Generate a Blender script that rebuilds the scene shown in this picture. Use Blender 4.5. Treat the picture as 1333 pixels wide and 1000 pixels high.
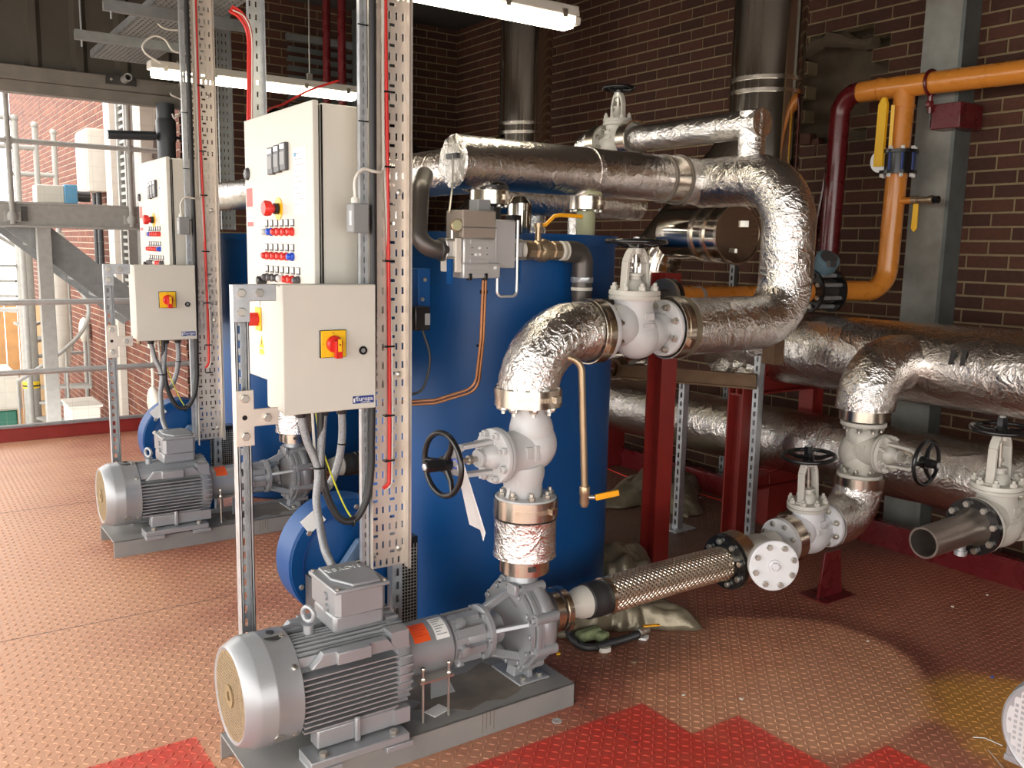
import bpy, math, random
import numpy as np
from mathutils import Matrix, Vector
random.seed(7); rng=np.random.default_rng(7)
for o in list(bpy.data.objects): bpy.data.objects.remove(o)
S=bpy.context.scene; COL=S.collection; PI=math.pi
# ---------------------------------------------------------------- camera
R=np.array([[0.82146805,-0.06894029,0.56607198],[-0.56991253,-0.13362557,0.81076748],[0.01974714,-0.9886311,-0.14905907]])
u_,_,vt_=np.linalg.svd(R); R=u_@vt_
EYE=np.array([0,0,1.6]); FPX=1170.0
cd=bpy.data.cameras.new('camera'); cam=bpy.data.objects.new('camera',cd); COL.objects.link(cam)
cd.sensor_width=36; cd.lens=36*FPX/1333; cd.clip_start=.05; cd.clip_end=200
m=Matrix.Identity(4)
for i in range(3):
    m[i][0]=R[i,0]; m[i][1]=-R[i,1]; m[i][2]=-R[i,2]; m[i][3]=EYE[i]
cam.matrix_world=m; S.camera=cam
# ---------------------------------------------------------------- world, light, exposure
S.view_settings.view_transform='Standard'; S.view_settings.look='None'
S.view_settings.gamma=1; S.view_settings.use_curve_mapping=False
S.view_settings.exposure=1.03
W=bpy.data.worlds.new('overcast_sky'); S.world=W; W.use_nodes=True
wn=W.node_tree.nodes; bg=wn['Background']; bg.inputs[0].default_value=(1.0,.965,.92,1); bg.inputs[1].default_value=2.7
# ---------------------------------------------------------------- pixel helpers: a photograph point at a known real plane
def ray(x,y): return R@np.array([(x-666.5)/FPX,(y-500)/FPX,1.0])
def pz(x,y,z): d=ray(x,y); return EYE+d*(z-1.6)/d[2]
def px(x,y,X): d=ray(x,y); return EYE+d*X/d[0]
def py(x,y,Y): d=ray(x,y); return EYE+d*Y/d[1]
# ---------------------------------------------------------------- materials
def nt(name):
    M=bpy.data.materials.new(name); M.use_nodes=True; t=M.node_tree
    return M,t,t.nodes['Principled BSDF'],t.nodes.new,t.links.new
def mat(name,col,rough=.5,metal=0.,coat=0.,noise=.12,nscale=9,bump=0.,bscale=60,col2=None,rvar=.08,spec=.5):
    M,t,P,N,L=nt(name)
    tc=N('ShaderNodeTexCoord'); nz=N('ShaderNodeTexNoise'); nz.inputs['Scale'].default_value=nscale; nz.inputs['Detail'].default_value=5
    L(tc.outputs['Object'],nz.inputs['Vector'])
    rp=N('ShaderNodeMix'); rp.data_type='RGBA'
    c2=col2 or tuple(min(1,c*(1+noise*2.2)) for c in col); c1=tuple(c*(1-noise) for c in col)
    rp.inputs[6].default_value=(*c1,1); rp.inputs[7].default_value=(*c2,1)
    L(nz.outputs['Fac'],rp.inputs[0]); L(rp.outputs[2],P.inputs['Base Color'])
    mr=N('ShaderNodeMapRange'); mr.inputs[3].default_value=max(.02,rough-rvar); mr.inputs[4].default_value=min(1,rough+rvar)
    L(nz.outputs['Fac'],mr.inputs[0]); L(mr.outputs[0],P.inputs['Roughness'])
    P.inputs['Metallic'].default_value=metal; P.inputs['Coat Weight'].default_value=coat; P.inputs['Specular IOR Level'].default_value=spec
    if bump:
        b=N('ShaderNodeBump'); b.inputs['Strength'].default_value=bump; b.inputs['Distance'].default_value=.004
        n2=N('ShaderNodeTexNoise'); n2.inputs['Scale'].default_value=bscale; n2.inputs['Detail'].default_value=4
        L(tc.outputs['Object'],n2.inputs['Vector']); L(n2.outputs['Fac'],b.inputs['Height']); L(b.outputs[0],P.inputs['Normal'])
    return M
def foil_mat(name,col,rough,str1,sc):
    M,t,P,N,L=nt(name)
    tc=N('ShaderNodeTexCoord')
    n0=N('ShaderNodeTexNoise'); n0.inputs['Scale'].default_value=sc*.5; n0.inputs['Detail'].default_value=2
    L(tc.outputs['Object'],n0.inputs['Vector'])
    mv=N('ShaderNodeVectorMath'); mv.operation='MULTIPLY_ADD'; mv.inputs[1].default_value=(.10,.10,.10)
    L(n0.outputs['Color'],mv.inputs[0]); L(tc.outputs['Object'],mv.inputs[2])
    def crease(scale,depth,w):
        v=N('ShaderNodeTexVoronoi'); v.feature='DISTANCE_TO_EDGE'; v.inputs['Scale'].default_value=scale; L(mv.outputs[0],v.inputs['Vector'])
        a=N('ShaderNodeMapRange'); a.inputs[1].default_value=0; a.inputs[2].default_value=w; a.inputs[3].default_value=depth; a.inputs[4].default_value=0; L(v.outputs[0],a.inputs[0]); return a.outputs[0]
    n=N('ShaderNodeTexNoise'); n.inputs['Scale'].default_value=sc*2.6; n.inputs['Detail'].default_value=6; n.inputs['Roughness'].default_value=.6; n.inputs['Distortion'].default_value=2.2
    L(mv.outputs[0],n.inputs['Vector'])
    acc=n.outputs['Fac']
    for c in (crease(sc*.55,.55,.10),crease(sc*1.5,.35,.12),crease(sc*4.2,.22,.22)):
        ad=N('ShaderNodeMath'); ad.operation='ADD'; L(acc,ad.inputs[0]); L(c,ad.inputs[1]); acc=ad.outputs[0]
    b=N('ShaderNodeBump'); b.inputs['Strength'].default_value=str1; b.inputs['Distance'].default_value=.006
    L(acc,b.inputs['Height']); L(b.outputs[0],P.inputs['Normal'])
    P.inputs['Base Color'].default_value=(*col,1); P.inputs['Metallic'].default_value=1; P.inputs['Roughness'].default_value=rough
    return M
M={}
M['foil']=foil_mat('crinkled_foil',(.90,.88,.85),.19,.55,15)
M['foil_smooth']=foil_mat('taut_foil',(.84,.80,.76),.25,.30,13)
M['foil_old']=foil_mat('dull_foil',(.74,.70,.66),.25,.45,12)
M['band']=mat('stainless_band',(.62,.56,.48),.24,1,noise=.06,nscale=20)
M['flue']=mat('polished_stainless',(.56,.52,.46),.11,1,noise=.04,nscale=3,rvar=.03)
M['galv']=mat('galvanised_steel',(.46,.48,.50),.42,.75,noise=.2,nscale=30)
M['galv_dark']=mat('dull_galvanised_steel',(.22,.23,.23),.55,.5,noise=.25,nscale=14)
M['zinc']=mat('zinc_bolt',(.55,.53,.48),.32,.9,noise=.1)
M['white']=mat('white_valve_paint',(.53,.53,.535),.38,0,noise=.05,bump=.06,bscale=90)
M['snow']=mat('lit_white_paint',(.74,.745,.77),.35,0,noise=.04,bump=.05,bscale=90)  # bluer valve white, with brighter local light put into the colour
M['cream']=mat('cream_valve_paint',(.52,.50,.45),.40,0,noise=.07,bump=.06,bscale=90)
M['black']=mat('black_gloss_paint',(.010,.010,.011),.22,0,noise=.2)
M['rubber']=mat('black_rubber',(.018,.018,.019),.5,0,noise=.2)
M['iron']=mat('dark_iron',(.05,.047,.045),.45,.5,noise=.3)
M['blue']=mat('blue_boiler_paint',(.002,.056,.20),.42,0,spec=.3,noise=.10,nscale=2.5,bump=.03,bscale=8)
M['blue_grey']=mat('dusty_blue_paint',(.10,.16,.26),.5,0,noise=.3)
M['ral']=mat('light_grey_enamel',(.60,.58,.52),.48,0,noise=.03,bump=.05,bscale=240)
M['pump']=mat('silver_grey_paint',(.30,.31,.325),.36,.35,noise=.10,nscale=6,bump=.08,bscale=120)
M['base']=mat('grey_base_paint',(.24,.24,.245),.42,.1,noise=.22,nscale=7,col2=(.30,.29,.27))
M['dirt']=mat('oily_dust',(.13,.11,.09),.6,0,noise=.5,nscale=12)
M['mesh']=mat('dusty_grille',(.22,.16,.085),.6,.2,noise=.3,nscale=40)
M['gas']=mat('ochre_gas_paint',(.66,.245,.035),.28,0,coat=.2,noise=.03,rvar=.03)
M['maroon']=mat('maroon_paint',(.105,.008,.010),.28,0,coat=.2,noise=.2)
M['red']=mat('red_oxide_paint',(.20,.016,.012),.42,0,noise=.2)
M['rust']=mat('rusty_steel',(.13,.075,.04),.6,.3,noise=.4,nscale=14)
M['yellow']=mat('yellow_handle',(.85,.50,.01),.35,0,noise=.05)
M['lever']=mat('orange_yellow_handle',(.80,.36,.01),.35,0,noise=.05)
M['redplast']=mat('red_plastic',(.62,.022,.015),.3,0,noise=.05)
M['blueplast']=mat('blue_plastic',(.01,.07,.55),.3,0,noise=.05)
M['clear']=mat('pale_plastic',(.55,.56,.55),.25,0,noise=.1)
M['dark']=mat('dark_grey_plastic',(.06,.06,.065),.42,0,noise=.1)
M['greybox']=mat('grey_plastic',(.23,.235,.24),.45,0,noise=.06)
M['silver']=mat('silver_label',(.62,.62,.62),.3,.6,noise=.05)
M['paper']=mat('white_paper',(.78,.78,.77),.7,0,noise=.03)
M['orange']=mat('orange_sticker',(.85,.10,.015),.5,0,noise=.03)
M['pink']=mat('pink_red_sticker',(.72,.10,.09),.5,0,noise=.03)
M['brandblue']=mat('navy_label',(.02,.045,.22),.4,0,noise=.03)
M['redcable']=mat('red_cable',(.62,.025,.02),.38,0,noise=.08)
M['whitecable']=mat('white_cable',(.66,.64,.58),.4,0,noise=.05)
M['grnyel']=mat('earth_cable',(.55,.55,.03),.4,0,noise=.3,nscale=30)
M['copper']=mat('brown_copper_tube',(.30,.13,.055),.35,.5,noise=.2)
M['brass']=mat('dull_brass',(.38,.29,.19),.36,.8,noise=.15)
M['alu']=mat('cast_aluminium',(.50,.50,.50),.42,.5,noise=.08,bump=.05)
M['taupe']=mat('taupe_plastic',(.25,.21,.175),.5,0,noise=.06)
M['steelpipe']=mat('bare_steel_pipe',(.23,.20,.18),.36,.85,noise=.35,nscale=10)
M['darkpipe']=mat('black_steel_pipe',(.085,.075,.07),.42,.6,noise=.25)
M['blanket']=mat('soiled_foil_blanket',(.17,.145,.10),.36,.45,noise=.5,nscale=12,bump=.5,bscale=34)
M['wool']=mat('green_grey_wool',(.17,.20,.10),.9,0,noise=.5,nscale=50,bump=.6,bscale=90)
M['mortar']=mat('sand_mortar',(.215,.165,.092),.9,0,noise=.2,nscale=24,bump=.3,bscale=160)
M['mortar_out']=mat('pale_mortar',(.42,.36,.28),.9,0,noise=.12,nscale=24)
M['beam']=mat('grey_beam',(.19,.175,.15),.55,.2,noise=.2)
M['clad']=mat('grey_cladding',(.085,.076,.06),.6,.1,noise=.25,nscale=3)
M['ceil']=mat('dark_soffit',(.05,.047,.042),.8,0,noise=.2)
M['rubble']=mat('broken_masonry',(.075,.055,.035),.95,0,noise=.45,nscale=9,bump=.7,bscale=30)
M['stonegrey']=mat('mottled_galvanised_column',(.215,.215,.195),.5,.35,noise=.4,nscale=8,bump=.1,bscale=30)
M['column_side']=mat('shaded_column_side',(.13,.145,.14),.5,.35,noise=.3,nscale=9)  # darker copy of the column grey: side shade put into the colour
M['rail']=mat('galvanised_tube',(.42,.42,.41),.45,.6,noise=.15,nscale=20)
M['wood']=mat('orange_fence_wood',(.52,.28,.11),.7,0,noise=.25,nscale=6)
M['wood2']=mat('pale_fence_wood',(.60,.42,.24),.7,0,noise=.25,nscale=6)
M['green']=mat('green_painted_steel',(.03,.16,.11),.5,0,noise=.1)
M['offwhite']=mat('weathered_white',(.56,.53,.47),.5,0,noise=.08)
M['ground']=mat('pale_concrete_ground',(.40,.38,.35),.9,0,noise=.15)
M['slate']=mat('dark_grey_pvc',(.035,.04,.045),.4,0,noise=.15)
M['hazard']=mat('yellow_hazard',(.75,.55,.02),.5,0,noise=.1)
M['pale']=mat('pale_green_paint',(.42,.42,.25),.45,0,noise=.1)
M['meterblue']=mat('meter_blue_grey',(.13,.21,.26),.35,0,noise=.1)
M['rail_out']=mat('weathered_grey_steel',(.30,.295,.275),.6,.0,noise=.15,nscale=20)
M['grille_grey']=mat('grey_grille',(.50,.50,.51),.4,.2,noise=.05)
M['outblue']=mat('light_blue_paint',(.10,.28,.45),.5,0,noise=.1)
M['zincnew']=mat('bright_zinc_tray',(.66,.60,.53),.4,.55,noise=.08,nscale=18)
def brick_mat(name,a,b,c):
    Mm,t,P,N,L=nt(name)
    g=N('ShaderNodeNewGeometry'); oi=N('ShaderNodeObjectInfo'); ad=N('ShaderNodeMath'); L(g.outputs['Random Per Island'],ad.inputs[0]); L(oi.outputs['Random'],ad.inputs[1])
    fr=N('ShaderNodeMath'); fr.operation='FRACT'; L(ad.outputs[0],fr.inputs[0])
    cr=N('ShaderNodeValToRGB'); e=cr.color_ramp.elements; e[0].color=(*a,1); e[1].color=(*c,1); k=e.new(.5); k.color=(*b,1); L(fr.outputs[0],cr.inputs[0])
    tc=N('ShaderNodeTexCoord'); n=N('ShaderNodeTexNoise'); n.inputs['Scale'].default_value=40; n.inputs['Detail'].default_value=5; L(g.outputs['Position'],n.inputs['Vector'])
    mr=N('ShaderNodeMapRange'); mr.inputs[3].default_value=.7; mr.inputs[4].default_value=1.3; L(n.outputs['Fac'],mr.inputs[0])
    mx=N('ShaderNodeVectorMath'); mx.operation='SCALE'; L(cr.outputs[0],mx.inputs[0]); L(mr.outputs[0],mx.inputs['Scale']); L(mx.outputs[0],P.inputs['Base Color'])
    b=N('ShaderNodeBump'); b.inputs['Strength'].default_value=.35; b.inputs['Distance'].default_value=.004; L(n.outputs['Fac'],b.inputs['Height']); L(b.outputs[0],P.inputs['Normal'])
    P.inputs['Roughness'].default_value=.85
    return Mm
M['brick']=brick_mat('brown_brick',(.052,.019,.012),(.066,.023,.0135),(.086,.032,.017))
M['brick_out']=brick_mat('red_brick',(.115,.030,.019),(.14,.040,.023),(.18,.058,.030))
def emit(name,col,s):
    Mm,t,P,N,L=nt(name); P.inputs['Base Color'].default_value=(*col,1); P.inputs['Emission Color'].default_value=(*col,1); P.inputs['Emission Strength'].default_value=s; return Mm
M['tube']=emit('lit_diffuser',(1,.90,.68),9)
def braid_mat():
    Mm,t,P,N,L=nt('steel_braid'); tc=N('ShaderNodeTexCoord'); 
    P.inputs['Base Color'].default_value=(.78,.70,.58,1); P.inputs['Metallic'].default_value=1; P.inputs['Roughness'].default_value=.32; return Mm
M['braid']=braid_mat()
M['conduit']=mat('grey_braided_conduit',(.22,.225,.235),.42,.5,noise=.4,nscale=160,bump=.7,bscale=260)
def floor_mat():
    Mm,t,P,N,L=nt('worn_red_floor_paint')
    g=N('ShaderNodeNewGeometry'); sp=N('ShaderNodeSeparateXYZ'); L(g.outputs['Position'],sp.inputs[0])
    def val(v):
        return v
    def math_(op,a,b=None,c=None,clamp=False):
        n=N('ShaderNodeMath'); n.operation=op; n.use_clamp=clamp
        for i,x in enumerate((a,b,c)):
            if x is None: continue
            if isinstance(x,(int,float)): n.inputs[i].default_value=x
            else: L(x,n.inputs[i])
        return n.outputs[0]
    def noise(s,d=5,r=.55):
        n=N('ShaderNodeTexNoise'); n.inputs['Scale'].default_value=s; n.inputs['Detail'].default_value=d; n.inputs['Roughness'].default_value=r; L(g.outputs['Position'],n.inputs['Vector']); return n.outputs['Fac']
    def mix(f,a,b):
        n=N('ShaderNodeMix'); n.data_type='RGBA'
        L(f,n.inputs[0])
        for i,x in ((6,a),(7,b)):
            if isinstance(x,tuple): n.inputs[i].default_value=(*x,1)
            else: L(x,n.inputs[i])
        return n.outputs[2]
    def sstep(x,a,b):
        n=N('ShaderNodeMapRange'); n.interpolation_type='SMOOTHSTEP'; L(x,n.inputs[0]); n.inputs[1].default_value=a; n.inputs[2].default_value=b; return n.outputs[0]
    X,Y=sp.outputs[0],sp.outputs[1]
    n1=noise(1.3,6); n2=noise(9,6); n3=noise(60,3)
    nn=math_('ADD',n1,math_('MULTIPLY',n2,.5))
    col=mix(sstep(nn,.55,1.0),(.34,.105,.066),(.46,.20,.12))
    # lighter zone on the open (left) side, sky glare painted into the colour
    glare=math_('ADD',math_('SUBTRACT',1.55,X),math_('MULTIPLY',math_('SUBTRACT',n1,.5),2.2))
    col=mix(math_('MULTIPLY',sstep(glare,-.5,1.1),.75),col,(.66,.365,.22))
    # dried puddle with a dark rim: ellipse about (2.72,2.1)
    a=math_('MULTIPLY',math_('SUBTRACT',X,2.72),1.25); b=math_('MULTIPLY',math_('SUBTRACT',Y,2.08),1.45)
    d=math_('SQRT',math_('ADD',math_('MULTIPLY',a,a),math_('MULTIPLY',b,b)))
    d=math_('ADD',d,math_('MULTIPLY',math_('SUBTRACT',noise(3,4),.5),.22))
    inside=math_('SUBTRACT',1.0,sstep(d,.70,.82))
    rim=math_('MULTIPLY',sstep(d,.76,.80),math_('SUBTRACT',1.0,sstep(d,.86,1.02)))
    right=sstep(X,1.95,2.2)
    col=mix(math_('MULTIPLY',math_('MULTIPLY',sstep(X,2.5,3.1),.6),math_('SUBTRACT',1.0,inside)),col,(.26,.085,.052))
    col=mix(math_('MULTIPLY',math_('MULTIPLY',rim,sstep(X,2.75,3.1)),.62),col,(.13,.032,.022))
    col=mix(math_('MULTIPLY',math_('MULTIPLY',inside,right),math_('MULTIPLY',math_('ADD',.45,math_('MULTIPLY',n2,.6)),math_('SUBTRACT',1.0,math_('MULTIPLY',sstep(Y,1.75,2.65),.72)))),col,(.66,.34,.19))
    # ochre spill near the third motor
    a=math_('SUBTRACT',X,3.2); b=math_('SUBTRACT',Y,1.35); d2=math_('SQRT',math_('ADD',math_('MULTIPLY',a,a),math_('MULTIPLY',b,b)))
    d2=math_('ADD',d2,math_('MULTIPLY',math_('SUBTRACT',noise(5,4),.5),.35))
    col=mix(math_('MULTIPLY',math_('SUBTRACT',1.0,sstep(d2,.26,.42)),.75),col,(.62,.31,.055))
    # freshly painted red rectangles
    def rect(x0,x1,y0,y1):
        e=.006
        return math_('MULTIPLY',math_('MULTIPLY',sstep(X,x0-e,x0+e),math_('SUBTRACT',1.0,sstep(X,x1-e,x1+e))),math_('MULTIPLY',sstep(Y,y0-e,y0+e),math_('SUBTRACT',1.0,sstep(Y,y1-e,y1+e))))
    f=math_('ADD',math_('ADD',rect(1.2,2.125,1.0,2.19),rect(1.2,2.35,.5,1.945),None,True),rect(1.2,2.62,0.2,1.545),None,True)
    f=math_('ADD',f,rect(.2,.735,1.6,2.82),None,True)
    f=math_('MULTIPLY',f,math_('ADD',.80,math_('MULTIPLY',sstep(n2,.3,.62),.2)))
    col=mix(f,col,(.56,.050,.033))
    # darker floor round the pump and boiler, and across the back right
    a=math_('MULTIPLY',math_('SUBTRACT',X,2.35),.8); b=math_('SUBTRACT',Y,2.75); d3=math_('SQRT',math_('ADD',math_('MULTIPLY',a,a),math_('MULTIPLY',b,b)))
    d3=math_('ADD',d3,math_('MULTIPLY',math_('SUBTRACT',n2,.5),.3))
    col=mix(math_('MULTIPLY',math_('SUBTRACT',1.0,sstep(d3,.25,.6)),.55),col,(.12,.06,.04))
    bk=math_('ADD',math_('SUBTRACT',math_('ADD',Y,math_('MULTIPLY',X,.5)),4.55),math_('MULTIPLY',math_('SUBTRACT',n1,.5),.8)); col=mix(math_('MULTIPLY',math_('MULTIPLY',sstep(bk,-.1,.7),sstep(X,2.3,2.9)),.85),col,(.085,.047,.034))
    sc=N('ShaderNodeVectorMath'); sc.operation='SCALE'; L(col,sc.inputs[0]); L(math_('ADD',.75,math_('MULTIPLY',n3,.5)),sc.inputs['Scale'])
    L(sc.outputs[0],P.inputs['Base Color'])
    L(math_('ADD',.34,math_('MULTIPLY',n2,.22)),P.inputs['Roughness'])
    bp=N('ShaderNodeBump'); bp.inputs['Strength'].default_value=.15; bp.inputs['Distance'].default_value=.003; L(n3,bp.inputs['Height']); L(bp.outputs[0],P.inputs['Normal'])
    return Mm
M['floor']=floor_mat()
# ---------------------------------------------------------------- mesh builder
def V(*a): return np.array(a,float)
def nrm(v): v=np.asarray(v,float); return v/np.linalg.norm(v)
def frame(ax):
    ax=nrm(ax); h=V(0,0,1) if abs(ax[2])<.9 else V(1,0,0)
    u=nrm(np.cross(h,ax)); return u,np.cross(ax,u),ax
class B:
    def __init__(s): s.v=[]; s.f=[]; s.n=0
    def add(s,vs,fs):
        vs=[tuple(map(float,p)) for p in vs]; k=s.n; s.v+=vs; s.n+=len(vs); s.f+=[tuple(i+k for i in f) for f in fs]; return s
    def box(s,a,b,c=None):
        x0,y0,z0=[min(p,q) for p,q in zip(a,b)]; x1,y1,z1=[max(p,q) for p,q in zip(a,b)]
        return s.add([(x0,y0,z0),(x1,y0,z0),(x1,y1,z0),(x0,y1,z0),(x0,y0,z1),(x1,y0,z1),(x1,y1,z1),(x0,y1,z1)],[(0,3,2,1),(4,5,6,7),(0,1,5,4),(1,2,6,5),(2,3,7,6),(3,0,4,7)])
    def obox(s,c,u,v,w,du,dv,dw):
        c,u,v,w=map(np.asarray,(c,nrm(u),nrm(v),nrm(w))); P=[]
        for k in (-1,1):
            for i,j in ((-1,-1),(1,-1),(1,1),(-1,1)): P.append(c+u*i*du/2+v*j*dv/2+w*k*dw/2)
        return s.add(P,[(0,3,2,1),(4,5,6,7),(0,1,5,4),(1,2,6,5),(2,3,7,6),(3,0,4,7)])
    def bar(s,p,q,w,h,up=(0,0,1)):
        p,q=V(*p),V(*q); d=q-p; L=np.linalg.norm(d); d=d/L; side=np.cross(up,d)
        if np.linalg.norm(side)<1e-4: side=V(1,0,0)
        side=nrm(side); u2=np.cross(d,side); return s.obox((p+q)/2,d,side,u2,L,w,h)
    def lathe(s,prof,o,ax,n=24,caps=True,jit=0):
        u,v,w=frame(ax); o=V(*o); P=[]
        for r,h in prof:
            for k in range(n):
                a=2*PI*k/n; rr=r*(1+(random.uniform(-jit,jit) if jit else 0)); P.append(o+w*h+(u*math.cos(a)+v*math.sin(a))*rr)
        F=[]; m_=len(prof)
        for i in range(m_-1):
            for k in range(n):
                k2=(k+1)%n; F.append((i*n+k,i*n+k2,(i+1)*n+k2,(i+1)*n+k))
        if caps: F.append(tuple(range(n))[::-1]); F.append(tuple((m_-1)*n+k for k in range(n)))
        return s.add(P,F)
    def ring(s,o,ax,r0,r1,h0,h1,n=32):
        u,v,w=frame(ax); o=V(*o); pr=[(r0,h0),(r1,h0),(r1,h1),(r0,h1)]; P=[]
        for r,h in pr:
            for k in range(n):
                a=2*PI*k/n; P.append(o+w*h+(u*math.cos(a)+v*math.sin(a))*r)
        F=[]
        for i in range(4):
            j=(i+1)%4
            for k in range(n): k2=(k+1)%n; F.append((i*n+k,i*n+k2,j*n+k2,j*n+k))
        return s.add(P,F)
    def cyl(s,p,q,r,r1=None,n=20):
        p,q=V(*p),V(*q); L=np.linalg.norm(q-p); return s.lathe([(r,0),(r if r1 is None else r1,L)],p,q-p,n)
    def tube(s,pts,r,n=12,jit=0,closed=False):
        pts=[V(*p) for p in pts]; m_=len(pts); P=[]; F=[]
        T=[]
        for i in range(m_):
            if closed: t=pts[(i+1)%m_]-pts[i-1]
            else: t=pts[min(i+1,m_-1)]-pts[max(i-1,0)]
            T.append(nrm(t))
        u,v,_=frame(T[0])
        for i in range(m_):
            t=T[i]; u=nrm(u-t*np.dot(u,t)); v=np.cross(t,u)
            rr=r[i] if isinstance(r,(list,tuple)) else r
            for k in range(n):
                a=2*PI*k/n; q=rr*(1+(random.uniform(-jit,jit) if jit else 0)); P.append(pts[i]+(u*math.cos(a)+v*math.sin(a))*q)
        for i in range(m_ if closed else m_-1):
            j=(i+1)%m_
            for k in range(n): k2=(k+1)%n; F.append((i*n+k,i*n+k2,j*n+k2,j*n+k))
        if not closed: F.append(tuple(range(n))[::-1]); F.append(tuple((m_-1)*n+k for k in range(n)))
        return s.add(P,F)
    def torus(s,o,ax,Rr,r,n=36,k=10):
        u,v,w=frame(ax); o=V(*o); return s.tube([o+(u*math.cos(2*PI*i/n)+v*math.sin(2*PI*i/n))*Rr for i in range(n)],r,k,closed=True)
    def hexb(s,o,ax,r,h): return s.lathe([(r*.92,0),(r,h*.12),(r,h*.85),(r*.85,h)],o,ax,6)
    def bolts(s,o,ax,Rr,n,r,h,ph=0,stud=0):
        u,v,w=frame(ax); o=V(*o)
        for k in range(n):
            a=2*PI*(k+ph)/n; p=o+(u*math.cos(a)+v*math.sin(a))*Rr; s.hexb(p,ax,r,h)
            if stud: s.lathe([(r*.5,0),(r*.5,stud)],p,ax,8)
        return s
    def ell(s,o,r,n=20,m_=12):
        o=V(*o); P=[]; F=[]
        for i in range(m_+1):
            t=PI*i/m_
            for k in range(n): a=2*PI*k/n; P.append(o+V(r[0]*math.sin(t)*math.cos(a),r[1]*math.sin(t)*math.sin(a),r[2]*math.cos(t)))
        for i in range(m_):
            for k in range(n): k2=(k+1)%n; F.append((i*n+k,(i+1)*n+k,(i+1)*n+k2,i*n+k2))
        return s.add(P,F)
    def prism(s,poly,o,u,v,w,t):
        o,u,v,w=map(lambda x:V(*x),(o,u,v,w)); n=len(poly)
        P=[o+u*a+v*b for a,b in poly]+[o+u*a+v*b+w*t for a,b in poly]
        return s.add(P,[tuple(range(n))[::-1],tuple(range(n,2*n))]+[(i,(i+1)%n,n+(i+1)%n,n+i) for i in range(n)])
    def perf(s,o,u,v,w,wd,ht,holes,t):
        """sheet of width wd along u, height ht along v, thickness t along w, with rectangular holes (u0,u1,v0,v1)"""
        o,u,v,w=map(lambda x:V(*x),(o,u,v,w))
        xs=sorted({0,wd}|{round(h[i],5) for h in holes for i in (0,1)}); ys=sorted({0,ht}|{round(h[i],5) for h in holes for i in (2,3)})
        xs=np.array(xs); ys=np.array(ys); nx,ny=len(xs),len(ys); solid=np.ones((nx-1,ny-1),bool)
        for h in holes:
            i0,i1=np.searchsorted(xs,h[0]-1e-4),np.searchsorted(xs,h[1]-1e-4); j0,j1=np.searchsorted(ys,h[2]-1e-4),np.searchsorted(ys,h[3]-1e-4); solid[i0:i1,j0:j1]=False
        P=[o+u*x+v*y for x in xs for y in ys]+[o+u*x+v*y+w*t for x in xs for y in ys]; K=nx*ny; F=[]
        for i in range(nx-1):
            for j in range(ny-1):
                if not solid[i,j]: continue
                a,b,c,d=i*ny+j,(i+1)*ny+j,(i+1)*ny+j+1,i*ny+j+1
                F.append((a,d,c,b)); F.append((a+K,b+K,c+K,d+K))
                if i==0 or not solid[i-1,j]: F.append((a,a+K,d+K,d))
                if i==nx-2 or not solid[i+1,j]: F.append((b,c,c+K,b+K))
                if j==0 or not solid[i,j-1]: F.append((a,b,b+K,a+K))
                if j==ny-2 or not solid[i,j+1]: F.append((d,d+K,c+K,c))
        return s.add(P,F)
def arc(pts,rad,seg=8):
    """polyline with its corners rounded; rad a number or one per inner corner"""
    pts=[V(*p) for p in pts]; out=[pts[0]]
    for i in range(1,len(pts)-1):
        r=rad[i-1] if isinstance(rad,(list,tuple)) else rad
        a,b,c=pts[i-1],pts[i],pts[i+1]; d0=nrm(b-a); d1=nrm(c-b); ang=math.acos(max(-1,min(1,float(np.dot(d0,d1)))))
        if ang<1e-3: out.append(b); continue
        t=min(r*math.tan(ang/2),np.linalg.norm(b-a)*.98,np.linalg.norm(c-b)*.98); rr=t/math.tan(ang/2)
        p0=b-d0*t; nv=nrm(d1-d0*np.dot(d0,d1)); ce=p0+nv*rr
        for k in range(seg+1):
            th=ang*k/seg; out.append(ce-nv*rr*math.cos(th)+d0*rr*math.sin(th))
    out.append(pts[-1]); return out
def fine(pts,step):
    o=[pts[0]]
    for a,b in zip(pts[:-1],pts[1:]):
        a,b=V(*a),V(*b); k=max(1,int(np.linalg.norm(b-a)/step))
        for i in range(1,k+1): o.append(a+(b-a)*i/k)
    return o
def spline(pts,k=8):
    P=[V(*p) for p in pts]; P=[2*P[0]-P[1]]+P+[2*P[-1]-P[-2]]; out=[]
    for i in range(1,len(P)-2):
        for j in range(k):
            t=j/k; a,b,c,d=P[i-1],P[i],P[i+1],P[i+2]
            out.append(.5*((2*b)+(c-a)*t+(2*a-5*b+4*c-d)*t*t+(3*b-3*c+d-a)*t**3))
    out.append(P[-2]); return out
ORG={}
def obj(name,b,mt,parent=None,bevel=0,ang=38,flat=False,loc=None):
    og=ORG[parent.name] if parent is not None else (V(*loc) if loc is not None else V(0,0,0))
    me=bpy.data.meshes.new(name); me.from_pydata((np.array(b.v)-og).tolist(),[],b.f); me.update()
    me.materials.append(M[mt] if isinstance(mt,str) else mt)
    o=bpy.data.objects.new(name,me); COL.objects.link(o)
    if parent is not None: o.parent=parent
    else: o.location=tuple(og)
    ORG[o.name]=og
    if not flat:
        me.polygons.foreach_set('use_smooth',[True]*len(me.polygons)); me.set_sharp_from_angle(angle=math.radians(ang))
    if bevel:
        md=o.modifiers.new('bevel','BEVEL'); md.width=bevel; md.segments=2; md.limit_method='ANGLE'; md.angle_limit=math.radians(50)
    return o
PLUR={'bolts':'bolt','rods':'rod','screws':'screw','fins':'fin','plugs':'plug','struts':'strut','ties':'tie','clips':'clip','glands':'gland','chips':'chip','points':'point','holes':'hole','marks':'mark','collar':'collar','frame':'frame','ring':'ring','band':'band','spokes':'spokes'}
_obj=obj
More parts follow.
